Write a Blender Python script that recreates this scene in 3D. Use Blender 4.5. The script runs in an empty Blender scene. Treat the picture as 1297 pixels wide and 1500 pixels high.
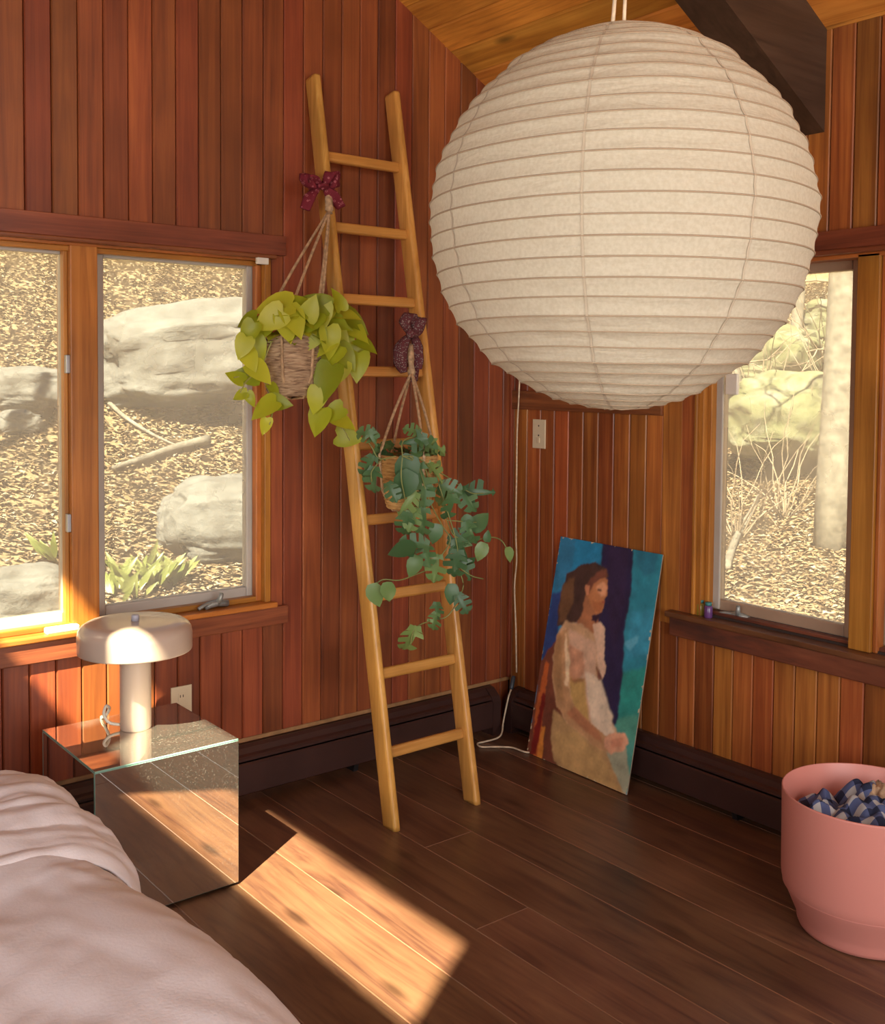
import bpy, bmesh, math, random
import numpy as np
from mathutils import Vector, Matrix, noise

# ------------------------------------------------------------------ camera
SC = bpy.context.scene
COL = SC.collection
F, CX, CY = 1546.83, 660.9, 616.18            # focal length / principal point for a 1297 x 1500 frame
YAW, PITCH, ROLL = 0.68065355, -0.04414529, -0.00856035
EYE = Vector((0.0, 0.0, 1.45))
_fw = Vector((math.sin(YAW) * math.cos(PITCH), math.cos(YAW) * math.cos(PITCH), math.sin(PITCH)))
_r = Vector((math.cos(YAW), -math.sin(YAW), 0))
_d = _fw.cross(_r)
_c, _s = math.cos(ROLL), math.sin(ROLL)
RT = _c * _r + _s * _d
DN = -_s * _r + _c * _d
FW = _fw
cam_data = bpy.data.cameras.new('camera')
cam = bpy.data.objects.new('camera', cam_data)
COL.objects.link(cam)
cam.matrix_world = Matrix(((RT.x, -DN.x, -FW.x, EYE.x), (RT.y, -DN.y, -FW.y, EYE.y), (RT.z, -DN.z, -FW.z, EYE.z), (0, 0, 0, 1)))
cam_data.sensor_fit = 'HORIZONTAL'
cam_data.sensor_width = 36.0
cam_data.lens = F / 1297 * 36
cam_data.shift_x = (648.5 - CX) / 1297
cam_data.shift_y = (CY - 750) / 1297
cam_data.clip_start = 0.02
SC.camera = cam

# ------------------------------------------------------------------ light
SC.view_settings.view_transform = 'Standard'
SC.view_settings.look = 'None'
SC.view_settings.gamma = 1
SC.view_settings.use_curve_mapping = False
SC.view_settings.exposure = 0.12
SC.cycles.use_denoising = True
SC.cycles.blur_glossy = 0.6
SC.cycles.sample_clamp_indirect = 12
SC.cycles.max_bounces = 10
SC.cycles.diffuse_bounces = 5

SUN_DIR = Vector((0.85, 0.53, -1.17)).normalized()
world = bpy.data.worlds.new('World')
SC.world = world
world.use_nodes = True
wn = world.node_tree
wn.nodes.clear()
w_out = wn.nodes.new('ShaderNodeOutputWorld')
w_bg = wn.nodes.new('ShaderNodeBackground')
w_sky = wn.nodes.new('ShaderNodeTexSky')
w_sky.sky_type = 'NISHITA'
w_sky.sun_disc = False
w_sky.sun_elevation = math.asin(-SUN_DIR.z)
w_sky.sun_rotation = math.atan2(-SUN_DIR.x, -SUN_DIR.y)
w_bg.inputs['Strength'].default_value = 0.14
wn.links.new(w_sky.outputs[0], w_bg.inputs[0])
wn.links.new(w_bg.outputs[0], w_out.inputs[0])

sun_d = bpy.data.lights.new('sun', 'SUN')
sun_d.energy = 40.0
sun_d.angle = math.radians(0.5)
sun_d.color = (1.0, 0.89, 0.66)
sun = bpy.data.objects.new('sun', sun_d)
sun.rotation_euler = SUN_DIR.to_track_quat('-Z', 'Y').to_euler()
sun.location = (-6, -4, 8)
COL.objects.link(sun)


def area(name, loc, direction, sx, sy, power, color):
    d = bpy.data.lights.new(name, 'AREA')
    d.shape = 'RECTANGLE'
    d.size, d.size_y = sx, sy
    d.energy = power
    d.color = color
    o = bpy.data.objects.new(name, d)
    o.location = loc
    o.rotation_euler = Vector(direction).to_track_quat('-Z', 'Z').to_euler()
    COL.objects.link(o)
    return o


area('rear_window_fill', (0.7, -2.12, 1.45), (0.1, 1, -0.05), 3.0, 1.9, 112, (1.0, 0.96, 0.92))  # fill lamp added at the unseen rear window to brighten the room
area('side_window_fill', (-1.52, 0.3, 1.6), (1, 0.35, -0.02), 2.2, 1.2, 48, (1.0, 0.97, 0.95))  # second added fill lamp, at the unseen side window, lifting the room light

# ------------------------------------------------------------------ pixel -> place helpers
WA, WB = 3.21, 2.92            # inner faces of the gable wall (y) and the window wall (x)


def ray(px, py):
    return RT * ((px - CX) / F) + DN * ((py - CY) / F) + FW


def on_y(px, py, y):
    v = ray(px, py)
    return EYE + v * ((y - EYE.y) / v.y)


def on_x(px, py, x):
    v = ray(px, py)
    return EYE + v * ((x - EYE.x) / v.x)


def on_z(px, py, z):
    v = ray(px, py)
    return EYE + v * ((z - EYE.z) / v.z)


def ceil_z(x):
    return 2.50 + 0.56 * (WB - x)


# ------------------------------------------------------------------ object helpers
def new_obj(name, mesh, mat=None, parent=None):
    o = bpy.data.objects.new(name, mesh)
    COL.objects.link(o)
    if mat is not None and not mesh.materials:
        for m in (mat if isinstance(mat, (list, tuple)) else [mat]):
            mesh.materials.append(m)
    if parent is not None:
        o.parent = parent
    return o


def empty(name, loc=(0, 0, 0), rz=0.0):
    o = bpy.data.objects.new(name, None)
    o.location = loc
    o.rotation_euler = (0, 0, rz)
    o.empty_display_size = 0.05
    COL.objects.link(o)
    bpy.context.view_layer.update()
    return o


def tag(o, label, cat, group=None, kind=None):
    o['label'] = label
    o['category'] = cat
    if group:
        o['group'] = group
    if kind:
        o['kind'] = kind
    return o


def structure(o):
    o['kind'] = 'structure'
    return o


def mesh_from(name, verts, faces, smooth=False):
    me = bpy.data.meshes.new(name)
    me.from_pydata([tuple(v) for v in verts], [], faces)
    me.update()
    if smooth:
        me.polygons.foreach_set('use_smooth', [True] * len(me.polygons))
    return me


def finish(bm, name, smooth=False):
    bmesh.ops.recalc_face_normals(bm, faces=bm.faces)
    me = bpy.data.meshes.new(name)
    bm.to_mesh(me)
    bm.free()
    if smooth:
        me.polygons.foreach_set('use_smooth', [True] * len(me.polygons))
    return me


def add_box(bm, lo, hi, bevel=0.0, seg=2):
    lo, hi = Vector(lo), Vector(hi)
    c = (lo + hi) / 2
    s = hi - lo
    r = bmesh.ops.create_cube(bm, size=1, matrix=Matrix.Translation(c) @ Matrix.Diagonal((s.x, s.y, s.z, 1)))
    if bevel > 0:
        es = list({e for v in r['verts'] for e in v.link_edges})
        bmesh.ops.bevel(bm, geom=es, offset=bevel, segments=seg, affect='EDGES', profile=0.5)


def box(name, lo, hi, mat, parent=None, bevel=0.0, seg=2, origin=None):
    """one box as one object; its origin is the box centre so that grain follows the piece"""
    lo, hi = Vector(lo), Vector(hi)
    c = (lo + hi) / 2
    bm = bmesh.new()
    add_box(bm, lo - c, hi - c, bevel, seg)
    o = new_obj(name, finish(bm, name, False), mat, parent)
    o.location = c
    return o


def lathe(name, prof, n=48, mat=None, parent=None, smooth=True, close=False):
    verts, faces = [], []
    m = len(prof)
    for i in range(n):
        a = 2 * math.pi * i / n
        for r, z in prof:
            verts.append((r * math.cos(a), r * math.sin(a), z))
    for i in range(n):
        j = (i + 1) % n
        for k in range(m - 1):
            faces.append((i * m + k, j * m + k, j * m + k + 1, i * m + k + 1))
    me = mesh_from(name, verts, faces, smooth)
    bm = bmesh.new()
    bm.from_mesh(me)
    bmesh.ops.remove_doubles(bm, verts=bm.verts, dist=1e-5)
    bmesh.ops.recalc_face_normals(bm, faces=bm.faces)
    bm.to_mesh(me)
    bm.free()
    if smooth:
        me.polygons.foreach_set('use_smooth', [True] * len(me.polygons))
    return new_obj(name, me, mat, parent)


def smooth_path(pts, n=6):
    """Catmull-Rom through the points"""
    P = [Vector(p) for p in pts]
    if len(P) < 3:
        return P
    out = []
    for i in range(len(P) - 1):
        p0 = P[max(i - 1, 0)]
        p1, p2 = P[i], P[i + 1]
        p3 = P[min(i + 2, len(P) - 1)]
        for k in range(n):
            t = k / n
            out.append(0.5 * ((2 * p1) + (p2 - p0) * t + (2 * p0 - 5 * p1 + 4 * p2 - p3) * t * t + (3 * p1 - p0 - 3 * p2 + p3) * t ** 3))
    out.append(P[-1])
    return out


def add_tube(bm, pts, radius, n=8, cap=True):
    P = [Vector(p) for p in pts]
    rad = radius if callable(radius) else (lambda t: radius)
    rings = []
    up = Vector((0.13, 0.21, 1)).normalized()
    for i, p in enumerate(P):
        t = (P[min(i + 1, len(P) - 1)] - P[max(i - 1, 0)])
        if t.length < 1e-9:
            t = Vector((0, 0, 1))
        t.normalize()
        a = t.cross(up)
        if a.length < 1e-3:
            a = t.cross(Vector((1, 0, 0)))
        a.normalize()
        b = t.cross(a)
        r = rad(i / max(1, len(P) - 1))
        rings.append([bm.verts.new(p + (a * math.cos(2 * math.pi * k / n) + b * math.sin(2 * math.pi * k / n)) * r) for k in range(n)])
    for i in range(len(rings) - 1):
        for k in range(n):
            bm.faces.new((rings[i][k], rings[i][(k + 1) % n], rings[i + 1][(k + 1) % n], rings[i + 1][k]))
    if cap:
        bm.faces.new(rings[0])
        bm.faces.new(rings[-1])


def tube(name, pts, radius, mat, parent=None, n=8):
    bm = bmesh.new()
    add_tube(bm, pts, radius, n)
    return new_obj(name, finish(bm, name, True), mat, parent)


def prism(name, section, f, lo, hi, mat, parent=None, origin=(0, 0, 0), mat_idx=None):
    """extrude a section [(u, d)] from lo(u) to hi(u); f maps (u, d, w) to a point"""
    O = Vector(origin)
    n = len(section)
    lof = lo if callable(lo) else (lambda u: lo)
    hif = hi if callable(hi) else (lambda u: hi)
    v = [Vector(f(u, d, lof(u))) - O for u, d in section] + [Vector(f(u, d, hif(u))) - O for u, d in section]
    fc = [tuple(range(n))[::-1], tuple(range(n, 2 * n))] + [(i, (i + 1) % n, (i + 1) % n + n, i + n) for i in range(n)]
    bm = bmesh.new()
    vv = [bm.verts.new(p) for p in v]
    fs = [bm.faces.new([vv[i] for i in q]) for q in fc]
    if mat_idx:
        for i, m in mat_idx.items():
            fs[i].material_index = m
    o = new_obj(name, finish(bm, name), mat, parent)
    o.location = O
    return o


# ------------------------------------------------------------------ materials
def rgb(r, g, b):
    f = lambda c: (c / 255 / 12.92) if c / 255 <= 0.04045 else ((c / 255 + 0.055) / 1.055) ** 2.4
    return (f(r), f(g), f(b), 1)


def lin(r, g, b):
    return (r, g, b, 1)


def mat_new(name):
    m = bpy.data.materials.new(name)
    m.use_nodes = True
    nt = m.node_tree
    p = nt.nodes['Principled BSDF']
    return m, nt, p


def N(nt, typ, **kw):
    n = nt.nodes.new(typ)
    for k, v in kw.items():
        setattr(n, k, v)
    return n


def ramp(nt, fac, stops):
    r = N(nt, 'ShaderNodeValToRGB')
    e = r.color_ramp.elements
    while len(e) < len(stops):
        e.new(0.5)
    for q, (pos, c) in zip(e, stops):
        q.position = pos
        q.color = c
    nt.links.new(fac, r.inputs[0])
    return r.outputs[0]


def plain(name, color, rough=0.5, metallic=0.0, noise_amt=0.0, noise_scale=8.0, bump=0.0, bump_scale=60.0, spec=0.5, coat=0.0):
    m, nt, p = mat_new(name)
    p.inputs['Base Color'].default_value = color
    p.inputs['Roughness'].default_value = rough
    p.inputs['Metallic'].default_value = metallic
    p.inputs['Specular IOR Level'].default_value = spec
    p.inputs['Coat Weight'].default_value = coat
    tc = N(nt, 'ShaderNodeTexCoord')
    if noise_amt > 0:
        nz = N(nt, 'ShaderNodeTexNoise')
        nz.inputs['Scale'].default_value = noise_scale
        nz.inputs['Detail'].default_value = 4
        nt.links.new(tc.outputs['Object'], nz.inputs['Vector'])
        c = Vector(color[:3])
        a = tuple(c * (1 - noise_amt)) + (1,)
        b = tuple(c * (1 + noise_amt)) + (1,)
        nt.links.new(ramp(nt, nz.outputs[0], [(0.3, a), (0.7, b)]), p.inputs['Base Color'])
    if bump > 0:
        nb = N(nt, 'ShaderNodeTexNoise')
        nb.inputs['Scale'].default_value = bump_scale
        nb.inputs['Detail'].default_value = 5
        nt.links.new(tc.outputs['Object'], nb.inputs['Vector'])
        bp = N(nt, 'ShaderNodeBump')
        bp.inputs['Strength'].default_value = bump
        bp.inputs['Distance'].default_value = 0.01
        nt.links.new(nb.outputs[0], bp.inputs['Height'])
        nt.links.new(bp.outputs[0], p.inputs['Normal'])
    return m


def wood(name, dark, mid, light, axis='z', across=26.0, along=1.4, rough=0.42, spread=0.35, hue=0.012, knots=0.0, fig=0.0, coat=0.0, spec=0.5, ring=True, dist=1.2):
    """straight grained timber; every piece differs through Object Info Random"""
    m, nt, p = mat_new(name)
    L = nt.links
    tc = N(nt, 'ShaderNodeTexCoord')
    oi = N(nt, 'ShaderNodeObjectInfo')
    mp = N(nt, 'ShaderNodeMapping')
    s = {'x': (along, across, across), 'y': (across, along, across), 'z': (across, across, along)}[axis]
    mp.inputs['Scale'].default_value = s
    off = N(nt, 'ShaderNodeVectorMath', operation='SCALE')
    off.inputs[0].default_value = (37.0, 91.0, 53.0)
    L.new(oi.outputs['Random'], off.inputs['Scale'])
    L.new(tc.outputs['Object'], mp.inputs['Vector'])
    L.new(off.outputs[0], mp.inputs['Location'])
    n1 = N(nt, 'ShaderNodeTexNoise')
    n1.inputs['Scale'].default_value = 1.0
    n1.inputs['Detail'].default_value = 5
    n1.inputs['Roughness'].default_value = 0.62
    n1.inputs['Distortion'].default_value = dist
    L.new(mp.outputs[0], n1.inputs['Vector'])
    n2 = N(nt, 'ShaderNodeTexNoise')                       # fine pores
    n2.inputs['Scale'].default_value = 6.0
    n2.inputs['Detail'].default_value = 3
    L.new(mp.outputs[0], n2.inputs['Vector'])
    mixf = N(nt, 'ShaderNodeMath', operation='MULTIPLY_ADD')
    mixf.inputs[1].default_value = 0.28
    L.new(n2.outputs[0], mixf.inputs[0])
    sub = N(nt, 'ShaderNodeMath', operation='SUBTRACT')
    sub.inputs[1].default_value = 0.14
    L.new(n1.outputs[0], sub.inputs[0])
    L.new(sub.outputs[0], mixf.inputs[2])
    col = ramp(nt, mixf.outputs[0], [(0.28, dark), (0.5, mid), (0.74, light)])
    # broad blotches and cross figure
    n3 = N(nt, 'ShaderNodeTexNoise')
    n3.inputs['Scale'].default_value = 3.2
    n3.inputs['Detail'].default_value = 2
    sv = N(nt, 'ShaderNodeVectorMath', operation='ADD')
    L.new(tc.outputs['Object'], sv.inputs[0])
    L.new(off.outputs[0], sv.inputs[1])
    L.new(sv.outputs[0], n3.inputs['Vector'])
    hs = N(nt, 'ShaderNodeHueSaturation')
    L.new(col, hs.inputs['Color'])
    vmap = N(nt, 'ShaderNodeMapRange')
    vmap.inputs['To Min'].default_value = 1 - spread
    vmap.inputs['To Max'].default_value = 1 + spread
    L.new(oi.outputs['Random'], vmap.inputs['Value'])
    bl = N(nt, 'ShaderNodeMapRange')
    bl.inputs['From Min'].default_value = 0.3
    bl.inputs['From Max'].default_value = 0.7
    bl.inputs['To Min'].default_value = 0.8
    bl.inputs['To Max'].default_value = 1.2
    L.new(n3.outputs[0], bl.inputs['Value'])
    vm = N(nt, 'ShaderNodeMath', operation='MULTIPLY')
    L.new(vmap.outputs[0], vm.inputs[0])
    L.new(bl.outputs[0], vm.inputs[1])
    L.new(vm.outputs[0], hs.inputs['Value'])
    wn_ = N(nt, 'ShaderNodeTexWhiteNoise', noise_dimensions='1D')
    L.new(oi.outputs['Random'], wn_.inputs['W'])
    hm = N(nt, 'ShaderNodeMapRange')
    hm.inputs['To Min'].default_value = 0.5 - hue
    hm.inputs['To Max'].default_value = 0.5 + hue
    L.new(wn_.outputs['Value'], hm.inputs['Value'])
    L.new(hm.outputs[0], hs.inputs['Hue'])
    out = hs.outputs[0]
    if knots > 0:
        mk = N(nt, 'ShaderNodeMapping')
        ks = {'x': (2.2, 7, 7), 'y': (7, 2.2, 7), 'z': (7, 7, 2.2)}[axis]
        mk.inputs['Scale'].default_value = ks
        L.new(tc.outputs['Object'], mk.inputs['Vector'])
        L.new(off.outputs[0], mk.inputs['Location'])
        vo = N(nt, 'ShaderNodeTexVoronoi')
        vo.inputs['Scale'].default_value = 1.0
        L.new(mk.outputs[0], vo.inputs['Vector'])
        km = N(nt, 'ShaderNodeMapRange')
        km.inputs['From Min'].default_value = 0.05
        km.inputs['From Max'].default_value = 0.16
        km.inputs['To Min'].default_value = 1 - knots
        km.inputs['To Max'].default_value = 1.0
        L.new(vo.outputs['Distance'], km.inputs['Value'])
        mx = N(nt, 'ShaderNodeMix', data_type='RGBA', blend_type='MULTIPLY')
        mx.inputs['Factor'].default_value = 1.0
        L.new(out, mx.inputs['A'])
        L.new(km.outputs[0], mx.inputs['B'])
        out = mx.outputs['Result']
    L.new(out, p.inputs['Base Color'])
    rr = N(nt, 'ShaderNodeMapRange')
    rr.inputs['To Min'].default_value = rough - 0.08
    rr.inputs['To Max'].default_value = rough + 0.1
    L.new(n3.outputs[0], rr.inputs['Value'])
    L.new(rr.outputs[0], p.inputs['Roughness'])
    p.inputs['Specular IOR Level'].default_value = spec
    p.inputs['Coat Weight'].default_value = coat
    p.inputs['Coat Roughness'].default_value = 0.25
    bp = N(nt, 'ShaderNodeBump')
    bp.inputs['Strength'].default_value = 0.12
    bp.inputs['Distance'].default_value = 0.004
    L.new(mixf.outputs[0], bp.inputs['Height'])
    L.new(bp.outputs[0], p.inputs['Normal'])
    return m


M = {}
M['wall_v'] = wood('cedar_board', lin(.15, .034, .011), lin(.23, .056, .016), lin(.31, .085, .022), 'z', 22, 0.8, 0.45, 0.26, 0.008)
M['wall_v2'] = wood('cedar_board_warm', lin(.17, .042, .010), lin(.29, .085, .018), lin(.44, .155, .032), 'z', 22, 0.8, 0.42, 0.28, 0.012)
M['trim_x'] = wood('trim_along_wall', lin(.10, .026, .010), lin(.19, .055, .019), lin(.28, .09, .03), 'x', 22, 1.2, 0.4, 0.15)
M['trim_y'] = wood('trim_across_wall', lin(.10, .026, .010), lin(.19, .055, .019), lin(.28, .09, .03), 'y', 22, 1.2, 0.4, 0.15)
M['jamb_z'] = wood('fir_jamb_upright', lin(.24, .075, .012), lin(.37, .125, .020), lin(.50, .19, .035), 'z', 26, 1.0, 0.36, 0.12)
M['jamb_x'] = wood('fir_jamb_level', lin(.24, .075, .012), lin(.37, .125, .020), lin(.50, .19, .035), 'x', 26, 1.0, 0.36, 0.12)
M['jamb_y'] = wood('fir_jamb_cross', lin(.24, .075, .012), lin(.37, .125, .020), lin(.50, .19, .035), 'y', 26, 1.0, 0.36, 0.12)
M['ceil'] = wood('pine_ceiling_plank', lin(.34, .11, .016), lin(.60, .24, .036), lin(.74, .34, .06), 'y', 24, 1.2, 0.42, 0.16, 0.008, knots=0.8, dist=0.9)
M['beam'] = wood('dark_beam', lin(.035, .016, .010), lin(.058, .028, .017), lin(.082, .042, .027), 'x', 16, 1.0, 0.5, 0.05)
M['floor'] = wood('dark_floor_plank', lin(.068, .029, .019), lin(.130, .061, .033), lin(.170, .088, .045), 'y', 14, 1.3, 0.33, 0.16, 0.006, knots=0.55, coat=0.0, dist=1.8)
M['floor_edge'] = plain('worn_lit_plank_edge', lin(.21, .10, .055), 0.4)  # paler chamfers: wear, plus light caught on bevelled edges put into the colour
M['ladder_z'] = wood('honey_pine_rail', lin(.44, .20, .04), lin(.55, .27, .06), lin(.66, .35, .095), 'z', 40, 1.2, 0.33, 0.05, 0.004)
M['ladder_x'] = wood('honey_pine_rung', lin(.40, .17, .035), lin(.50, .23, .052), lin(.60, .30, .08), 'x', 40, 1.2, 0.33, 0.08, 0.004)
M['sill_dark'] = wood('weathered_sill', lin(.03, .016, .014), lin(.13, .04, .018), lin(.2, .07, .03), 'y', 9, 1.3, 0.4, 0.05)
M['heater'] = plain('dark_brown_enamel', lin(.050, .022, .018), 0.33, noise_amt=0.15, noise_scale=6)
M['heater_fin'] = plain('heater_slot_black', lin(.012, .008, .008), 0.6)
M['strip'] = plain('pale_wood_strip', lin(.32, .17, .07), 0.5, noise_amt=0.3, noise_scale=20)
M['vinyl'] = plain('grey_beige_sash', lin(.42, .38, .33), 0.4, noise_amt=0.05)
M['vinyl_brown'] = plain('tan_sash', lin(.36, .24, .16), 0.45, noise_amt=0.08)
M['steel'] = plain('dull_steel', lin(.35, .36, .37), 0.38, 0.7, noise_amt=0.1)
M['pewter'] = plain('worn_pewter', lin(.32, .33, .31), 0.45, 0.5, noise_amt=0.25, noise_scale=40)
M['white_plastic'] = plain('white_plastic', lin(.72, .68, .6), 0.4)
M['ivory'] = plain('ivory_plate', lin(.66, .56, .38), 0.4)
M['slot'] = plain('dark_slot', lin(.03, .025, .02), 0.6)
M['lamp'] = plain('cream_enamel', lin(.50, .385, .31), 0.28, noise_amt=0.02, coat=0.3)
M['lamp_knob'] = plain('grey_knob', lin(.36, .36, .42), 0.35)
M['cable'] = plain('white_cable', lin(.72, .66, .55), 0.5)
M['cord'] = plain('twisted_cotton_cord', lin(.62, .49, .34), 0.8, noise_amt=0.25, noise_scale=60)
M['switch_grey'] = plain('inline_switch_grey', lin(.05, .06, .075), 0.4)
M['rope'] = plain('macrame_cotton', lin(.46, .30, .17), 0.9, noise_amt=0.3, noise_scale=90, bump=0.5, bump_scale=160)
M['linen'] = plain('oatmeal_lilac_linen', lin(.69, .645, .66), 0.9, noise_amt=0.05, noise_scale=3, bump=0.12, bump_scale=180, spec=0.15)
M['linen2'] = plain('pale_linen_sheet', lin(.70, .65, .66), 0.9, noise_amt=0.05, noise_scale=3, bump=0.12, bump_scale=180, spec=0.15)
M['mattress'] = plain('mattress_ticking', lin(.6, .55, .5), 0.9)
M['bedbase'] = plain('bed_base_brown', lin(.1, .06, .04), 0.6, noise_amt=0.2)
M['pink'] = plain('salmon_pink_plastic', lin(.62, .235, .19), 0.42, noise_amt=0.03, noise_scale=4)
M['tan_cloth'] = plain('tan_cloth', lin(.42, .28, .17), 0.9, noise_amt=0.4, noise_scale=50, bump=0.4)
M['soil'] = plain('potting_soil', lin(.025, .018, .012), 0.95, noise_amt=0.4, noise_scale=60, bump=0.6)
M['dark_backing'] = plain('dark_backing', lin(.03, .015, .01), 0.8)
M['siding'] = plain('outside_siding', lin(.2, .12, .07), 0.8, noise_amt=0.2)

# mirror with a film of dust
def mirror_mat(name, dust, haze=0.0):
    m, nt, p = mat_new(name)
    L = nt.links
    p.inputs['Base Color'].default_value = (.70, .66, .60, 1)
    p.inputs['Metallic'].default_value = 1
    p.inputs['Roughness'].default_value = 0.0
    d = N(nt, 'ShaderNodeBsdfDiffuse')
    d.inputs['Color'].default_value = (.50, .45, .38, 1)
    tc = N(nt, 'ShaderNodeTexCoord')
    a = N(nt, 'ShaderNodeTexNoise')
    a.inputs['Scale'].default_value = 220
    a.inputs['Detail'].default_value = 2
    b = N(nt, 'ShaderNodeTexNoise')
    b.inputs['Scale'].default_value = 5
    b.inputs['Detail'].default_value = 4
    L.new(tc.outputs['Object'], a.inputs['Vector'])
    L.new(tc.outputs['Object'], b.inputs['Vector'])
    ar = N(nt, 'ShaderNodeMapRange')
    ar.inputs['From Min'].default_value = 0.58
    ar.inputs['From Max'].default_value = 0.72
    L.new(a.outputs[0], ar.inputs['Value'])
    br = N(nt, 'ShaderNodeMapRange')
    br.inputs['From Min'].default_value = 0.35
    br.inputs['From Max'].default_value = 0.7
    L.new(b.outputs[0], br.inputs['Value'])
    mu = N(nt, 'ShaderNodeMath', operation='MULTIPLY')
    L.new(ar.outputs[0], mu.inputs[0])
    L.new(br.outputs[0], mu.inputs[1])
    ma = N(nt, 'ShaderNodeMath', operation='MULTIPLY_ADD')
    L.new(mu.outputs[0], ma.inputs[0])
    ma.inputs[1].default_value = dust * 2.0
    ma.inputs[2].default_value = dust * 0.5
    mx = N(nt, 'ShaderNodeMixShader')
    L.new(ma.outputs[0], mx.inputs[0])
    silver = p.outputs[0]
    if haze > 0:                                       # wiped-on film: a soft lobe beside the sharp reflection
        hz = N(nt, 'ShaderNodeBsdfGlossy')
        hz.inputs['Color'].default_value = (.70, .66, .60, 1)
        hz.inputs['Roughness'].default_value = 0.27
        hm = N(nt, 'ShaderNodeMixShader')
        hm.inputs[0].default_value = haze
        L.new(p.outputs[0], hm.inputs[1])
        L.new(hz.outputs[0], hm.inputs[2])
        silver = hm.outputs[0]
    L.new(silver, mx.inputs[1])
    L.new(d.outputs[0], mx.inputs[2])
    L.new(mx.outputs[0], nt.nodes['Material Output'].inputs[0])
    return m


M['mirror'] = mirror_mat('silvered_mirror', 0.10)
M['mirror_top'] = mirror_mat('dusty_mirror', 0.14, 0.12)
M['glass_edge'] = plain('green_glass_edge', lin(.24, .42, .34), 0.12, spec=0.8)


def window_glass(name, dirt):
    m, nt, p = mat_new(name)
    L = nt.links
    nt.nodes.remove(p)
    t = N(nt, 'ShaderNodeBsdfTransparent')
    t.inputs[0].default_value = (.95, .96, .93, 1)
    g = N(nt, 'ShaderNodeBsdfGlossy')
    g.inputs['Roughness'].default_value = 0.02
    lw = N(nt, 'ShaderNodeLayerWeight')
    fp = N(nt, 'ShaderNodeMath', operation='POWER')
    fp.inputs[1].default_value = 4.0
    L.new(lw.outputs['Facing'], fp.inputs[0])
    fr = N(nt, 'ShaderNodeMath', operation='MULTIPLY_ADD')
    fr.inputs[1].default_value = 0.4
    fr.inputs[2].default_value = 0.02
    L.new(fp.outputs[0], fr.inputs[0])
    mx = N(nt, 'ShaderNodeMixShader')
    L.new(fr.outputs[0], mx.inputs[0])
    L.new(t.outputs[0], mx.inputs[1])
    L.new(g.outputs[0], mx.inputs[2])
    tr = N(nt, 'ShaderNodeBsdfTranslucent')            # thin film of dust on the pane
    tr.inputs[0].default_value = (.85, .84, .82, 1)
    tc = N(nt, 'ShaderNodeTexCoord')
    nz = N(nt, 'ShaderNodeTexNoise')
    nz.inputs['Scale'].default_value = 4
    nz.inputs['Detail'].default_value = 5
    L.new(tc.outputs['Object'], nz.inputs['Vector'])
    mr = N(nt, 'ShaderNodeMapRange')
    mr.inputs['To Min'].default_value = dirt * 0.5
    mr.inputs['To Max'].default_value = dirt * 1.5
    L.new(nz.outputs[0], mr.inputs['Value'])
    m2 = N(nt, 'ShaderNodeMixShader')
    L.new(mr.outputs[0], m2.inputs[0])
    L.new(mx.outputs[0], m2.inputs[1])
    L.new(tr.outputs[0], m2.inputs[2])
    L.new(m2.outputs[0], nt.nodes['Material Output'].inputs[0])
    return m


M['glass'] = window_glass('window_glass', 0.26)
M['glass_clear'] = window_glass('clear_glass', 0.01)

# ------------------------------------------------------------------ the room shell
XL, YR = -1.6, -2.2            # side wall behind the bed, rear wall
T = 0.14


def wall_cells(us, ws, holes):
    """boxes of a wall in (u, w) leaving out the holes"""
    cells = []
    for i in range(len(us) - 1):
        for k in range(len(ws) - 1):
            um, wm = (us[i] + us[i + 1]) / 2, (ws[k] + ws[k + 1]) / 2
            if not any(h[0] < um < h[1] and h[2] < wm < h[3] for h in holes):
                cells.append((us[i], us[i + 1], ws[k], ws[k + 1]))
    return cells


# gable wall (y = WA): window opening
A_X0, A_X1, A_Z0, A_Z1 = 0.53, 1.795, 0.655, 1.846
bm = bmesh.new()
for u0, u1, w0, w1 in wall_cells([XL - T, A_X0, A_X1, WB + T], [-0.5, A_Z0, A_Z1], [(A_X0, A_X1, A_Z0, A_Z1)]):
    add_box(bm, (u0, WA + 0.016, w0), (u1, WA + T, w1))
vs = [bm.verts.new(p) for p in [(XL - T, WA + .016, A_Z1), (WB + T, WA + .016, A_Z1), (WB + T, WA + .016, ceil_z(WB + T) + .02), (XL - T, WA + .016, ceil_z(XL - T) + .02),
                                (XL - T, WA + T, A_Z1), (WB + T, WA + T, A_Z1), (WB + T, WA + T, ceil_z(WB + T) + .02), (XL - T, WA + T, ceil_z(XL - T) + .02)]]
for q in [(0, 1, 2, 3), (4, 5, 6, 7), (0, 1, 5, 4), (1, 2, 6, 5), (2, 3, 7, 6), (3, 0, 4, 7)]:
    bm.faces.new([vs[i] for i in q])
wall_back = structure(new_obj('wall_back', finish(bm, 'wall_back'), M['dark_backing']))

SECT = lambda a, b: [(a, .015), (b, .015), (b - .0012, .004), (b - .0045, 0), (a + .0045, 0), (a + .0012, .004)]
P_A = 0.0785
random.seed(4)


def board_a(x0, x1, z0, z1):
    o = Vector(((x0 + x1) / 2, WA, 0.8))
    prism('board', SECT(x0, x1), lambda u, d, w: (u, WA + d, w), z0, z1, M['wall_v'], wall_back, o)


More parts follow.
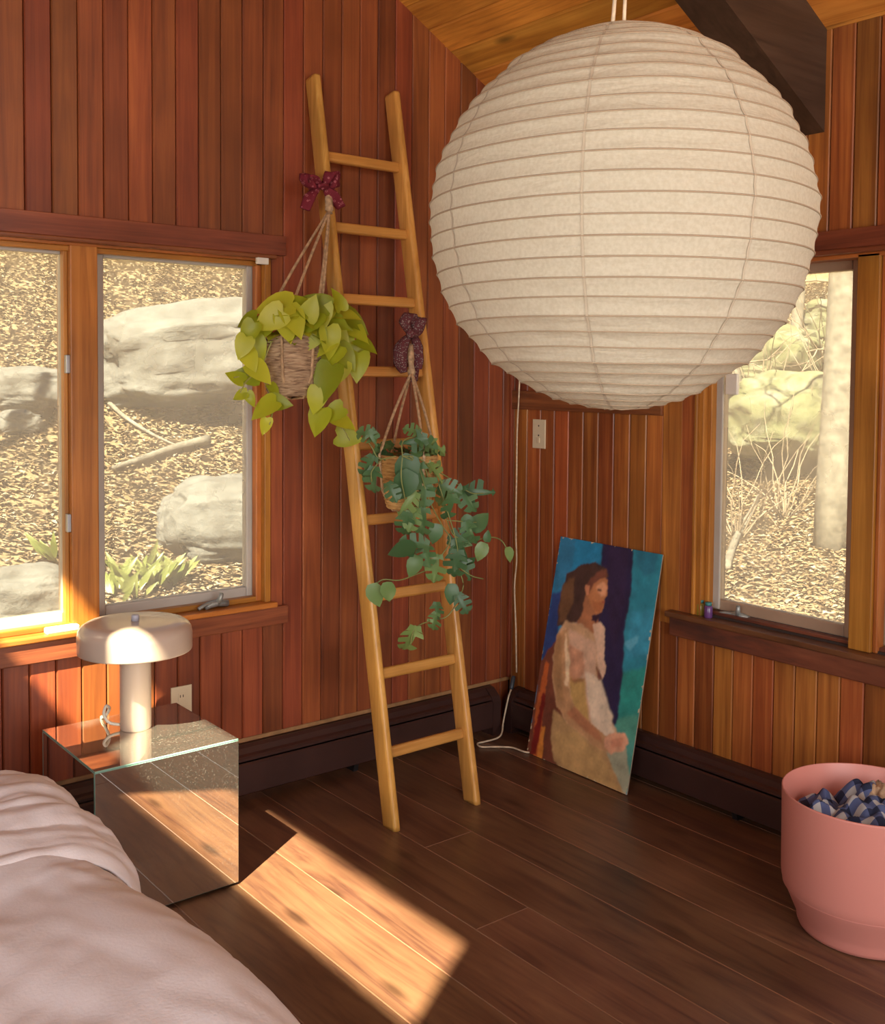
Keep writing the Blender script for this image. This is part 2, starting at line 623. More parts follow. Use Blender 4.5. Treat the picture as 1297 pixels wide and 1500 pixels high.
for n in range(-34, 26):
    x0 = 0.988 + P_A * n
    x1 = x0 + P_A
    if x1 < XL or x0 > WB:
        continue
    x0, x1 = max(x0, XL), min(x1, WB)
    if x1 <= 0.45 or x0 >= 1.84:
        board_a(x0, x1, 0.0, ceil_z)
    else:
        board_a(x0, x1, 0.0, 0.60)
        board_a(x0, x1, 1.89, ceil_z)
board_a(A_X1 + .004, 1.8515, 0.60, 1.89)
board_a(0.4385, A_X0 - .004, 0.60, 1.89)

# window wall (x = WB)
B_Y0, B_Y1, B_Z0, B_Z1 = 1.0, 2.245, 0.64, 1.83
bm = bmesh.new()
for u0, u1, w0, w1 in wall_cells([YR - T, B_Y0, B_Y1, WA + T], [-0.5, B_Z0, B_Z1, 2.51], [(B_Y0, B_Y1, B_Z0, B_Z1)]):
    add_box(bm, (WB + .016, u0, w0), (WB + T, u1, w1))
wall_right = structure(new_obj('wall_right', finish(bm, 'wall_right'), M['dark_backing']))


def board_b(y0, y1, z0, z1, mat='wall_v2'):
    o = Vector((WB, (y0 + y1) / 2, 0.8))
    prism('board', SECT(y0, y1), lambda u, d, w: (WB + d, u, w), z0, z1, M[mat], wall_right, o)


P_B = 0.0778
for n in range(-60, 12):
    y0 = 2.416 + P_B * n
    y1 = y0 + P_B
    if y1 < YR or y0 > WA:
        continue
    y0, y1 = max(y0, YR), min(y1, WA - .001)
    if y0 >= 2.41:
        board_b(y0, y1, 0.0, 1.33)
        board_b(y0, y1, 1.33, 2.499, 'wall_v')
    elif y1 < 0.93:
        board_b(y0, y1, 0.0, 2.499)
    else:
        board_b(y0, y1, 0.0, 0.58)
        board_b(y0, y1, 1.87, 2.499)
box('board', (WB - .002, 2.332, 0.58), (WB + .014, 2.416, 1.87), M['wall_v2'], wall_right, .002)
box('board', (WB - .002, B_Y1 + .002, 0.58), (WB + .014, 2.332, 1.87), M['wall_v2'], wall_right, .002)

# side wall with a high window and a lower one, rear wall with a wide window (both outside the picture)
CL = (-0.117, 1.95, 4.10, 4.71)
SW = (-0.8, 1.4, 1.0, 2.2)
bm = bmesh.new()
for u0, u1, w0, w1 in wall_cells([YR - T, SW[0], CL[0], SW[1], CL[1], WA + T], [-0.5, SW[2], SW[3], CL[2], CL[3], ceil_z(XL)], [CL, SW]):
    add_box(bm, (XL - T, u0, w0), (XL, u1, w1))
wall_left = structure(new_obj('wall_left', finish(bm, 'wall_left'), M['wall_v']))
RW = (-0.8, 2.2, 0.5, 2.4)
bm = bmesh.new()
for u0, u1, w0, w1 in wall_cells([XL - T, RW[0], RW[1], WB + T], [-0.5, RW[2], RW[3]], [RW]):
    add_box(bm, (u0, YR - T, w0), (u1, YR, w1))
vs = []
for y in (YR, YR - T):
    for x, z in ((XL - T, RW[3]), (WB + T, RW[3]), (WB + T, ceil_z(WB + T)), (XL - T, ceil_z(XL - T))):
        vs.append(bm.verts.new((x, y, z)))
for q in [(0, 1, 2, 3), (4, 5, 6, 7), (0, 1, 5, 4), (1, 2, 6, 5), (2, 3, 7, 6), (3, 0, 4, 7)]:
    bm.faces.new([vs[i] for i in q])
wall_front = structure(new_obj('wall_front', finish(bm, 'wall_front'), M['wall_v']))
for nm, lo, hi in (('window_3', (XL - .06, CL[0], CL[2]), (XL - .055, CL[1], CL[3])), ('window_4', (XL - .06, SW[0], SW[2]), (XL - .055, SW[1], SW[3])),
                   ('window_5', (RW[0], YR - .06, RW[2]), (RW[1], YR - .055, RW[3]))):
    structure(box(nm, lo, hi, M['glass_clear']))

structure(box('trim_4', (XL - T, 1.13, CL[2]), (XL, 1.24, CL[3]), M['jamb_z']))  # unseen mullion added across the high window so its shade crosses the lamp

# sloping ceiling: roof slab and its planks
bm = bmesh.new()
vs = [bm.verts.new(p) for y in (YR - .3, WA + .3) for p in ((XL - .3, y, ceil_z(XL - .3) + .02), (WB + .35, y, ceil_z(WB + .35) + .02), (WB + .35, y, ceil_z(WB + .35) + .2), (XL - .3, y, ceil_z(XL - .3) + .2))]
for q in [(0, 1, 2, 3), (4, 5, 6, 7), (0, 1, 5, 4), (1, 2, 6, 5), (2, 3, 7, 6), (3, 0, 4, 7)]:
    bm.faces.new([vs[i] for i in q])
ceiling = structure(new_obj('ceiling', finish(bm, 'ceiling'), M['dark_backing']))
P_C = 0.1085
for n in range(-40, 6):
    x0 = 2.48 + P_C * n
    x1 = x0 + P_C
    if x1 < XL or x0 > WB:
        continue
    x0, x1 = max(x0, XL), min(x1, WB + .016)
    sec = [(x0 + .0018, .02), (x1 - .0018, .02), (x1 - .0018, .006), (x1 - .0055, 0), (x0 + .0055, 0), (x0 + .0018, .006)]
    o = Vector(((x0 + x1) / 2, 2.2, ceil_z((x0 + x1) / 2)))
    prism('plank', sec, lambda u, d, w: (u, w, ceil_z(u) + d), YR, WA + .016, M['ceil'], ceiling, o)

# beam under the roof
bz = 0.306
sec = [(1.812, 0), (1.948, 0), (1.948, bz), (1.812, bz)]
beam = prism('ceiling_beam', sec, lambda u, d, w: (w, u, ceil_z(w) - bz + d), XL, WB - .001, M['beam'], None, (0.8, 1.88, 3.2))
structure(beam)

# floor: slab and planks
fl = structure(box('floor', (XL - T, YR - T, -0.2), (WB + T, WA + T, -0.018), M['dark_backing']))
P_F = 0.187
random.seed(11)
known = {2: [2.048], 3: [2.509]}
for n in range(-17, 9):
    x0 = 1.383 + P_F * n
    x1 = x0 + P_F
    if x1 < XL or x0 > WB:
        continue
    x0, x1 = max(x0, XL), min(x1, WB + .01)
    js = [YR]
    if n in known:
        y = known[n][0]
        while y - 1.7 > YR + .2:
            y -= 1.7
        while y < WA - .2:
            js.append(y)
            y += 1.7
    else:
        y = YR + random.uniform(.4, 1.5)
        while y < WA - .2:
            if not (0.9 < y < 3.1 and 1.2 < x0 < 2.9):
                js.append(y)
            y += random.uniform(1.2, 1.9)
    js.append(WA)
    for y0, y1 in zip(js[:-1], js[1:]):
        c = Vector(((x0 + x1) / 2, (y0 + y1) / 2, 0))
        hx, hy, ch = (x1 - x0) / 2, (y1 - y0) / 2, 0.0022
        v = []
        for z, e in ((-.018, 0), (-.0016, 0.0002), (0, ch)):
            v += [(-hx + e, -hy + e, z), (hx - e, -hy + e, z), (hx - e, hy - e, z), (-hx + e, hy - e, z)]
        fcs = [(8, 9, 10, 11)] + [(k * 4 + i, k * 4 + (i + 1) % 4, k * 4 + 4 + (i + 1) % 4, k * 4 + 4 + i) for k in (0, 1) for i in range(4)]
        me = mesh_from('plank', v, fcs)
        for i in range(5, 9):
            me.polygons[i].material_index = 1
        o = new_obj('plank', me, [M['floor'], M['floor_edge']], fl)
        o.location = c - fl.location

# ------------------------------------------------------------------ window in the gable wall
def part_box(name, lo, hi, mat, parent, bevel=0.0015):
    o = box(name, lo, hi, mat, None, bevel)
    o.parent = parent
    o.location = o.location - parent.location
    return o


win_a = structure(empty('window_1', (1.16, WA, 0.655)))
pb = lambda n, lo, hi, m, b=.0015: part_box(n, lo, hi, M[m], win_a, b)
# header board, small moulding, sill and apron
pb('header', (0.40, WA - .016, 1.850), (1.852, WA + .002, 1.917), 'trim_x', .002)
pb('moulding', (0.44, WA - .022, 1.836), (1.815, WA + .004, 1.850), 'trim_x', .004)
pb('apron', (0.40, WA - .018, 0.577), (1.862, WA + .002, 0.640), 'trim_x', .003)
pb('sill', (0.42, WA - .028, 0.640), (1.815, WA + .06, 0.658), 'jamb_x', .004)
# jamb liner
pb('head_jamb', (A_X0, WA + .0, 1.828), (A_X1, WA + .13, 1.846), 'jamb_x')
pb('side_jamb', (A_X1 - .018, WA - .004, 0.658), (A_X1 + .004, WA + .13, 1.836), 'jamb_z')
pb('side_jamb', (A_X0 - .004, WA - .004, 0.658), (A_X0 + .018, WA + .13, 1.836), 'jamb_z')
pb('stop', (1.757, WA + .022, 0.66), (1.778, WA + .052, 1.83), 'jamb_z', .003)
pb('stop', (A_X0 + .018, WA + .022, 1.812), (A_X1, WA + .05, 1.829), 'jamb_x', .003)
pb('stop', (A_X0 + .018, WA + .024, 0.658), (A_X1, WA + .055, 0.676), 'jamb_x', .003)
pb('mullion', (1.119, WA + .004, 0.656), (1.203, WA + .13, 1.836), 'jamb_z', .003)
pb('mullion_stop', (1.106, WA + .03, 0.66), (1.119, WA + .055, 1.83), 'jamb_z', .002)


def sash(parent, f, u0, u1, w0, w1, wide, mat, d0=.055, d1=.09):
    """a casement: four rails and a pane; f(u, d, w) -> point"""
    def rail(a, b, c, d):
        p, q = Vector(f(a, d0, c)), Vector(f(b, d1, d))
        lo = Vector((min(p.x, q.x), min(p.y, q.y), min(p.z, q.z)))
        hi = Vector((max(p.x, q.x), max(p.y, q.y), max(p.z, q.z)))
        part_box('sash_rail', lo, hi, M[mat], parent, .004)
    rail(u0, u0 + wide, w0, w1)
    rail(u1 - wide, u1, w0, w1)
    rail(u0 + wide, u1 - wide, w0, w0 + wide)
    rail(u0 + wide, u1 - wide, w1 - wide, w1)
    p, q = Vector(f(u0 + wide * .8, .070, w0 + wide * .8)), Vector(f(u1 - wide * .8, .075, w1 - wide * .8))
    lo = Vector((min(p.x, q.x), min(p.y, q.y), min(p.z, q.z)))
    hi = Vector((max(p.x, q.x), max(p.y, q.y), max(p.z, q.z)))
    part_box('pane', lo, hi, M['glass'], parent, 0)


fa = lambda u, d, w: (u, WA + d, w)
sash(win_a, fa, 1.207, 1.772, 0.672, 1.838, .034, 'vinyl')
sash(win_a, fa, A_X0 + .02, 1.142, 0.672, 1.838, .034, 'vinyl')
for z in (1.47, 0.985):                                   # hinges and keepers on the mullion
    pb('hinge', (1.108, WA + .012, z - .028), (1.120, WA + .05, z + .028), 'steel', .002)
    pb('keeper', (1.2025, WA + .02, z - .022), (1.209, WA + .045, z + .022), 'steel', .001)


def crank(parent, base, fold):
    """casement operator: base plate, hub, folded arm"""
    b = Vector(base)
    e = Vector(fold).normalized()
    s = Vector((-e.y, e.x, 0))
    bm = bmesh.new()
    add_tube(bm, [b + e * -.045 + Vector((0, 0, .006)), b + e * -.03 + Vector((0, 0, .012)), b + e * .0 + Vector((0, 0, .016)), b + e * .04 + Vector((0, 0, .010))], lambda t: .013 - .004 * abs(t - .5), 8)
    o = new_obj('crank_base', finish(bm, 'crank_base', True), M['pewter'], parent)
    o.location = -Vector(parent.location)
    bm = bmesh.new()
    add_tube(bm, [b + Vector((0, 0, .01)), b + e * .006 - s * .012 + Vector((0, 0, .032)), b + e * .01 - s * .016 + Vector((0, 0, .05))], lambda t: .010 - .003 * t, 8)
    add_tube(bm, smooth_path([b + e * -.01 + Vector((0, 0, .018)), b - e * .05 - s * .012 + Vector((0, 0, .016)), b - e * .075 - s * .016 + Vector((0, 0, .007))], 4), .006, 8)
    o = new_obj('crank_handle', finish(bm, 'crank_handle', True), M['pewter'], parent)
    o.location = -Vector(parent.location)


crank(win_a, on_z(318, 890, 0.660), (1, 0, 0))
p = on_z(88, 921, 0.660)
pb('crank_cover', (p.x - .055, WA - .016, 0.657), (p.x + .045, WA + .014, 0.676), 'white_plastic', .005)
p = on_y(386, 381, WA - .02)
pb('sensor', (p.x - .022, WA - .02, p.z - .014), (p.x + .022, WA - .004, p.z + .014), 'white_plastic', .003)

# ------------------------------------------------------------------ window in the right wall
win_b = structure(empty('window_2', (WB, 1.65, 0.64)))
pb2 = lambda n, lo, hi, m, b=.0015: part_box(n, lo, hi, M[m], win_b, b)
pb2('header', (WB - .016, 0.90, 1.834), (WB + .002, 2.33, 1.892), 'trim_y', .002)
pb2('moulding', (WB - .024, 0.93, 1.818), (WB + .004, 2.26, 1.834), 'trim_y', .004)
pb2('apron', (WB - .030, 0.88, 0.548), (WB + .002, 2.352, 0.612), 'sill_dark', .004)
pb2('sill', (WB - .040, 0.88, 0.612), (WB + .07, 2.366, 0.632), 'sill_dark', .004)
pb2('head_jamb', (WB, B_Y0, 1.806), (WB + .13, B_Y1, 1.826), 'jamb_y')
pb2('side_jamb', (WB - .004, B_Y1 - .004, 0.632), (WB + .13, B_Y1 + .016, 1.826), 'jamb_z')
pb2('side_jamb', (WB - .004, B_Y0 - .016, 0.632), (WB + .13, B_Y0 + .004, 1.826), 'jamb_z')
pb2('casing_bead', (WB - .012, B_Y1 + .016, 0.632), (WB + .002, B_Y1 + .030, 1.826), 'jamb_z', .004)
pb2('stop', (WB + .02, B_Y1 - .02, 0.632), (WB + .05, B_Y1 - .003, 1.81), 'jamb_z', .003)
pb2('stop', (WB + .022, B_Y0, 0.632), (WB + .055, B_Y1, 0.65), 'sill_dark', .003)
pb2('mullion', (WB + .0, 1.622, 0.633), (WB + .13, 1.694, 1.816), 'jamb_z', .003)
pb2('mullion_bead', (WB + .01, 1.606, 0.633), (WB + .05, 1.622, 1.816), 'jamb_z', .004)
fb = lambda u, d, w: (WB + d, u, w)
sash(win_b, fb, 1.705, 2.248, 0.650, 1.812, .036, 'vinyl_brown')
sash(win_b, fb, B_Y0 + .01, 1.618, 0.650, 1.812, .036, 'vinyl_brown')
pb2('jamb_track', (WB + .046, 2.200, 0.655), (WB + .056, 2.234, 1.81), 'vinyl', .003)
crank(win_b, on_z(1082, 908, 0.634), (0, -1, 0))
p = on_x(1073, 565, WB + .05)
pb2('sensor', (WB + .040, p.y - .026, p.z - .03), (WB + .054, p.y + .02, p.z + .04), 'white_plastic', .003)
for yy, zz in ((1.699, 1.49), (1.699, 1.13), (1.699, 0.95)):
    pb2('keeper', (WB + .04, yy - .004, zz - .025), (WB + .06, yy + .006, zz + .025), 'slot', .001)

# band of trim that closes the lower panelling beside the window
structure(box('trim_1', (WB - .014, 2.416, 1.310), (WB + .002, WA, 1.385), M['trim_y'], None, .002))
structure(box('trim_2', (WB - .016, WA - .016, 0.2), (WB, WA, 2.49), M['wall_v'], None, .003))

# ------------------------------------------------------------------ baseboard heaters
def heater(name, f, a, b, label, ends):
    root = empty(name, f((a + b) / 2, 0, 0))
    L0 = Vector(root.location)

    def pr(nm, sec, lo, hi, mat):
        o = prism(nm, sec, lambda u, d, w: f(w, u, d), lo, hi, mat, root, f((a + b) / 2, .03, .1))
        o.location = Vector(o.location) - L0
        return o
    pr('front_panel', [(.066, .030), (.072, .034), (.072, .132), (.066, .138), (.062, .132), (.062, .03)], a, b, M['heater'])
    pr('top_rail', [(.001, .184), (.020, .184), (.032, .176), (.044, .160), (.058, .156), (.064, .150), (.064, .143), (.040, .146), (.022, .165), (.001, .168)], a, b, M['heater'])
    pr('back_panel', [(.001, .032), (.004, .032), (.004, .17), (.001, .17)], a, b, M['heater'])
    pr('fin_core', [(.012, .05), (.055, .05), (.055, .12), (.012, .12)], a + .02, b - .02, M['heater_fin'])
    for q in ends:
        pr('end_cap', [(.001, .0), (.074, .0), (.076, .134), (.064, .156), (.034, .180), (.001, .187)], q - .02, q + .02, M['heater'])
    x = (b - a) / 4
    for i in (1, 2, 3):
        pr('bracket', [(.001, .0), (.05, .0), (.06, .04), (.001, .06)], a + x * i - .01, a + x * i + .01, M['heater_fin'])
    tag(root, label, 'heater')
    return root


heater('baseboard_heater', lambda w, d, z: (w, WA - d, z), 0.1, 2.80, 'dark brown baseboard heater behind the ladder feet, under the boulder window wall', [0.1, 2.79])
heater('baseboard_heater', lambda w, d, z: (WB - d, w, z * 0.93), -1.2, 3.13, 'dark brown baseboard heater running behind the pink planter and the painting', [-1.2, 3.13])
structure(box('trim_3', (0.1, WA - .006, 0.186), (WB, WA + .001, 0.200), M['strip'], None, .002))

# ------------------------------------------------------------------ wall plates
def wall_plate(name, c, u, n, w, h, label, mat, kind):
    root = empty(name, c)
    u, n = Vector(u), Vector(n)

    def b(nm, cu, cz, hu, hz, d0, d1, m):
        p, q = u * (cu - hu) + n * d0 + Vector((0, 0, cz - hz)), u * (cu + hu) + n * d1 + Vector((0, 0, cz + hz))
        lo = Vector((min(p.x, q.x), min(p.y, q.y), min(p.z, q.z)))
        hi = Vector((max(p.x, q.x), max(p.y, q.y), max(p.z, q.z)))
        return box(nm, lo, hi, M[m], root, .0008)
    b('plate', 0, 0, w / 2, h / 2, 0.0, .006, mat)
    if kind == 'dimmer':
        b('screw', 0, h * .28, .003, .003, .006, .0072, 'slot')
        b('screw', 0, -h * .05, .003, .003, .006, .0072, 'slot')
        b('slider', 0, -h * .22, .007, .011, .006, .009, mat)
    else:
        for s in (-1, 1):
            b('receptacle', 0, s * h * .2, .012, .013, .006, .0072, mat)
            b('slot', -.005, s * h * .2 + .002, .0011, .0045, .007, .0078, 'slot')
            b('slot', .005, s * h * .2 + .002, .0011, .0045, .007, .0078, 'slot')
    tag(root, label, 'wall plate')
    return root


c = on_x(791, 635.5, WB)
wall_plate('switch_plate', c, (0, 1, 0), (-1, 0, 0), .070, .115, 'ivory switch plate on the panelling beside the hanging cord', 'ivory', 'dimmer')
c = on_y(265, 1030, WA)
wall_plate('outlet_plate', (c.x, WA, c.z), (1, 0, 0), (0, -1, 0), .072, .115, 'ivory outlet plate low on the wall behind the mirrored cube', 'ivory', 'outlet')

# ------------------------------------------------------------------ ladder
LAD_Y0, LAD_K = 2.652, 0.1985        # front plane: y = LAD_Y0 + LAD_K * z
ladder = empty('wooden_ladder', (2.114, LAD_Y0, 0))
lean = math.atan(LAD_K)
Rl = Matrix.Rotation(-lean, 4, 'X')
top_len = 2.475 / math.cos(lean)


def rail(x0, x1, zl):
    # a rounded plank: depth .068 (back from the front plane), foot cut level with the floor
    bm = bmesh.new()
    w, dpt, r = (x1 - x0) / 2, .068, .010
    sec = []
    for sx, sy in ((-1, 0), (1, 0), (1, 1), (-1, 1)):
        cx, cy = sx * (w - r), (r if sy == 0 else dpt - r)
        a0 = {(-1, 0): math.pi, (1, 0): 1.5 * math.pi, (1, 1): 0, (-1, 1): .5 * math.pi}[(sx, sy)]
        for k in range(4):
            a = a0 + k * (math.pi / 2) / 3
            sec.append((cx + r * math.cos(a), cy + r * math.sin(a)))
    rings = []
    for L in [0, .015, .5, 1.0, 1.5, 2.0, top_len - .008, top_len]:
        ring = []
        for u, d in sec:
            k = .93 if L in (0, top_len) else 1
            q = Rl @ Vector((u * k, (d - dpt / 2) * k + dpt / 2, L))
            if L == 0:
                q.z = 0.0
                q.y = d / math.cos(lean)
            ring.append(bm.verts.new(q))
        rings.append(ring)
    m = len(sec)
    for a, b in zip(rings[:-1], rings[1:]):
        for i in range(m):
            bm.faces.new((a[i], a[(i + 1) % m], b[(i + 1) % m], b[i]))
    bm.faces.new(rings[0])
    bm.faces.new(rings[-1])
    o = new_obj('rail', finish(bm, 'rail', True), M['ladder_z'], ladder)
    o.location = ((x0 + x1) / 2 - 2.114, 0, 0)
    return o


rail(1.932, 1.960, 0)
rail(2.268, 2.297, 0)
RUNGS = [0.228 + 0.2455 * i for i in range(9)]
for z in RUNGS:
    bm = bmesh.new()
    add_box(bm, (-.157, -.0115, -.018), (.157, .0115, .018), .008, 3)
    o = new_obj('rung', finish(bm, 'rung'), M['ladder_x'], ladder)
    o.location = (0, LAD_K * z + .032, z)
    o.rotation_euler = (-lean, 0, 0)
tag(ladder, 'tall honey pine ladder with nine rungs leaning against the panelled wall', 'ladder')


def lad_front(z):
    return LAD_Y0 + LAD_K * z


# ------------------------------------------------------------------ mirrored cube table
cube = empty('mirrored_cube_table', (1.18, 2.853, 0))
S_ = .205
TH = .005
bmx = {'mirror': M['mirror'], 'edge': M['glass_edge']}


def mirror_panel(name, lo, hi, face_mat, n):
    """a sheet of silvered glass: mirror on its faces, green on its cut edges"""
    o = box(name, lo, hi, [face_mat, M['glass_edge']], cube, .0012, 1)
    n = Vector(n)
    for pl in o.data.polygons:
        pl.material_index = 0 if abs(pl.normal.dot(n)) > .95 else 1
    return o


mirror_panel('top_panel', (-S_, -S_, .415), (S_, S_, .42), M['mirror_top'], (0, 0, 1))
mirror_panel('front_panel', (-S_, -S_, .008), (S_, -S_ + TH, .4145), M['mirror'], (0, 1, 0))
mirror_panel('back_panel', (-S_, S_ - TH, .008), (S_, S_, .4145), M['mirror'], (0, 1, 0))
mirror_panel('side_panel', (-S_, -S_ + TH + .0005, .008), (-S_ + TH, S_ - TH - .0005, .4145), M['mirror'], (1, 0, 0))
mirror_panel('side_panel', (S_ - TH, -S_ + TH + .0005, .008), (S_, S_ - TH - .0005, .4145), M['mirror'], (1, 0, 0))
for sx in (-1, 1):
    for sy in (-1, 1):
        o = lathe('foot', [(0, 0), (.012, 0), (.013, .002), (.012, .0085), (0, .0085)], 12, M['slot'], cube)
        o.location = (sx * (S_ - .03), sy * (S_ - .03), 0)
tag(cube, 'mirrored glass cube side table with green glass edges beside the bed', 'side table')

# ------------------------------------------------------------------ table lamp
lamp = empty('table_lamp', (1.193, 2.912, .42))
lathe('stem', [(0, 0), (.043, 0), (.044, .003), (.044, .23), (.042, .238), (0, .238)], 48, M['lamp'], lamp)
sh = [(.0, .312), (.05, .3125), (.11, .3115), (.138, .308), (.151, .300), (.158, .289), (.1605, .276), (.1605, .232), (.1595, .2285), (.157, .228), (.1545, .2295), (.1545, .274), (.150, .288), (.135, .299), (.05, .305), (0, .305)]
shade = lathe('shade', sh, 72, M['lamp'], lamp)
kn = lathe('knob', [(0, 0), (.011, 0), (.011, .016), (.0095, .0185), (0, .0185)], 20, M['lamp_knob'], shade)
kn.location = (0, 0, .3115)
tube('cable', smooth_path([(-.040, .018, .012), (-.066, .030, .020), (-.076, .045, .040), (-.062, .066, .058), (-.046, .082, .044), (-.05, .100, .018), (-.05, .13, .006), (-.04, .15, -.02), (-.02, .155, -.2), (.05, .17, -.34), (.12, .20, -.37), (.2, .23, -.2), (.255, .275, -.055)], 6), .0045, M['cable'], lamp, 10)
tag(lamp, 'cream mushroom table lamp with flat drum shade on the mirrored cube', 'lamp')

# ------------------------------------------------------------------ paper lantern
LR = 0.315
LC = Vector((1.327, 1.196, 1.7025))
lantern = empty('paper_lantern', (LC.x, LC.y, LC.z - LR))


def paper_mat():
    m, nt, p = mat_new('rice_paper')
    L = nt.links
    nt.nodes.remove(p)
    tc = N(nt, 'ShaderNodeTexCoord')
    mp = N(nt, 'ShaderNodeMapping')
    mp.inputs['Scale'].default_value = (6, 6, 26)
    L.new(tc.outputs['Object'], mp.inputs['Vector'])
    nz = N(nt, 'ShaderNodeTexNoise')
    nz.inputs['Scale'].default_value = 1.6
    nz.inputs['Detail'].default_value = 6
    nz.inputs['Distortion'].default_value = 1.0
    L.new(mp.outputs[0], nz.inputs['Vector'])
    fb_ = N(nt, 'ShaderNodeTexNoise')
    fb_.inputs['Scale'].default_value = 180
    fb_.inputs['Detail'].default_value = 3
    L.new(tc.outputs['Object'], fb_.inputs['Vector'])
    col = ramp(nt, fb_.outputs[0], [(0.35, lin(.62, .555, .425)), (0.65, lin(.69, .63, .50))])
    d = N(nt, 'ShaderNodeBsdfDiffuse')
    t = N(nt, 'ShaderNodeBsdfTranslucent')
    L.new(col, d.inputs[0])
    L.new(col, t.inputs[0])
    bp = N(nt, 'ShaderNodeBump')
    bp.inputs['Strength'].default_value = 0.35
    bp.inputs['Distance'].default_value = 0.012
    L.new(nz.outputs[0], bp.inputs['Height'])
    L.new(bp.outputs[0], d.inputs['Normal'])
    mx = N(nt, 'ShaderNodeMixShader')
    mx.inputs[0].default_value = 0.38
    L.new(d.outputs[0], mx.inputs[1])
    L.new(t.outputs[0], mx.inputs[2])
    L.new(mx.outputs[0], nt.nodes['Material Output'].inputs[0])
    return m


M['paper'] = paper_mat()
M['rib'] = plain('bamboo_rib', lin(.31, .225, .145), 0.7)
M['seam'] = plain('paper_seam', lin(.40, .33, .24), 0.8)
NR = 31
SUBV = 5
NS = 160
random.seed(3)
wob = [random.uniform(-.0025, .0025) for _ in range(NR + 2)]
lat0, lat1 = math.radians(-86), math.radians(80)
rib_lat = [lat0 + (lat1 - lat0) * i / NR for i in range(NR + 1)]


def lant_r(lat, lon, bulge):
    r = LR + bulge
    r += 0.003 * math.sin(3 * lon + 1.3) * math.cos(lat) + 0.0022 * noise.noise(Vector((math.cos(lon) * 2, math.sin(lon) * 2, lat * 6)))
    return r


verts, faces = [], []
for i in range(NR):
    for k in range(SUBV):
        t = k / SUBV
        lat = rib_lat[i] + (rib_lat[i + 1] - rib_lat[i]) * t
        bl = -0.0024 * math.sin(math.pi * t) + wob[i] * (1 - t) + wob[i + 1] * t
        for j in range(NS):
            lon = 2 * math.pi * j / NS
            cr = 0.0012 * noise.noise(Vector((math.cos(lon) * 9, math.sin(lon) * 9, lat * 30 + i * 7))) * math.sin(math.pi * t)
            r = lant_r(lat, lon, bl + cr)
            verts.append((r * math.cos(lat) * math.cos(lon), r * math.cos(lat) * math.sin(lon), LR + r * .985 * math.sin(lat)))
lat = rib_lat[-1]
for j in range(NS):
    lon = 2 * math.pi * j / NS
    r = lant_r(lat, lon, wob[NR])
    verts.append((r * math.cos(lat) * math.cos(lon), r * math.cos(lat) * math.sin(lon), LR + r * .985 * math.sin(lat)))
rows = NR * SUBV + 1
for a in range(rows - 1):
    for j in range(NS):
        faces.append((a * NS + j, a * NS + (j + 1) % NS, (a + 1) * NS + (j + 1) % NS, (a + 1) * NS + j))
shade = new_obj('paper_shade', mesh_from('paper_shade', verts, faces, True), M['paper'], lantern)
for i in range(NR + 1):
    lat = rib_lat[i]
    pts = []
    for j in range(NS + 1):
        lon = 2 * math.pi * j / NS
        r = lant_r(lat, lon, wob[i])
        pts.append((r * math.cos(lat) * math.cos(lon), r * math.cos(lat) * math.sin(lon), LR + r * .985 * math.sin(lat)))
    tube('rib', pts, .0014, M['rib'], shade, 5)
lon_v = math.atan2(-LC.y, -LC.x)           # longitude that faces the camera
for g in range(8):
    lon = lon_v - .17 + g * math.pi / 4
    v2, f2 = [], []
    for i in range(rows):
        q = Vector(verts[i * NS]).copy()
        ti = i / SUBV
        i0 = min(int(ti), NR - 1)
        lat = rib_lat[i0] + (rib_lat[i0 + 1] - rib_lat[i0]) * (ti - i0)
        bl = -0.0024 * math.sin(math.pi * (ti - i0)) + wob[i0] * (1 - (ti - i0)) + wob[i0 + 1] * (ti - i0)
        hw = .0020 / max(LR * math.cos(lat), .03)
        for s in (-1, 1):
            l2 = lon + s * hw
            r = lant_r(lat, l2, bl) + .0009
            v2.append((r * math.cos(lat) * math.cos(l2), r * math.cos(lat) * math.sin(l2), LR + r * .985 * math.sin(lat)))
    for i in range(rows - 1):
        f2.append((2 * i, 2 * i + 1, 2 * i + 3, 2 * i + 2))
    new_obj('seam', mesh_from('seam', v2, f2, True), M['seam'], shade)
# wire spreader, bulb holder and the two strands of cord
bm = bmesh.new()
add_tube(bm, [(0, 0, LR * 1.985 + .01), (0, 0, LR * 1.75)], .016, 12)
new_obj('bulb_holder', finish(bm, 'bulb_holder', True), M['white_plastic'], lantern)
bm = bmesh.new()
for a in range(4):
    q = a * math.pi / 2 + .4
    add_tube(bm, [(0, 0, LR * 1.97), (.065 * math.cos(q), .065 * math.sin(q), LR * 1.965)], .0015, 5)
new_obj('spreader', finish(bm, 'spreader', True), M['rib'], lantern)
hook = Vector((LC.x, LC.y, ceil_z(LC.x) - .01))
rel = lambda v: Vector(v) - Vector(lantern.location)
tube('cord', smooth_path([rel((LC.x, LC.y, LC.z + LR * .96)), rel((LC.x + .004, LC.y - .003, LC.z + LR + .25)), rel((LC.x + .002, LC.y, LC.z + LR + .7)), rel(hook)], 6), .0032, M['cord'], lantern)
path2 = [(LC.x - .016, LC.y + .012, LC.z + LR * .965), (LC.x - .010, LC.y + .008, LC.z + LR + .12), (LC.x + .0, LC.y + .004, LC.z + LR + .6), (hook.x, hook.y, hook.z),
         (1.75, 1.6, ceil_z(1.75) - .01), (2.1, 1.96, ceil_z(2.1) - .02), (2.5, 1.96, ceil_z(2.5) - .15), (2.87, 1.97, 2.30), (2.89, 2.2, 2.12), (2.895, 2.7, 2.0), (2.895, 3.08, 1.86)]
corner_pts = [(760, 590), (757, 700), (756, 780), (757, 822), (754, 860), (756, 920), (757, 985)]
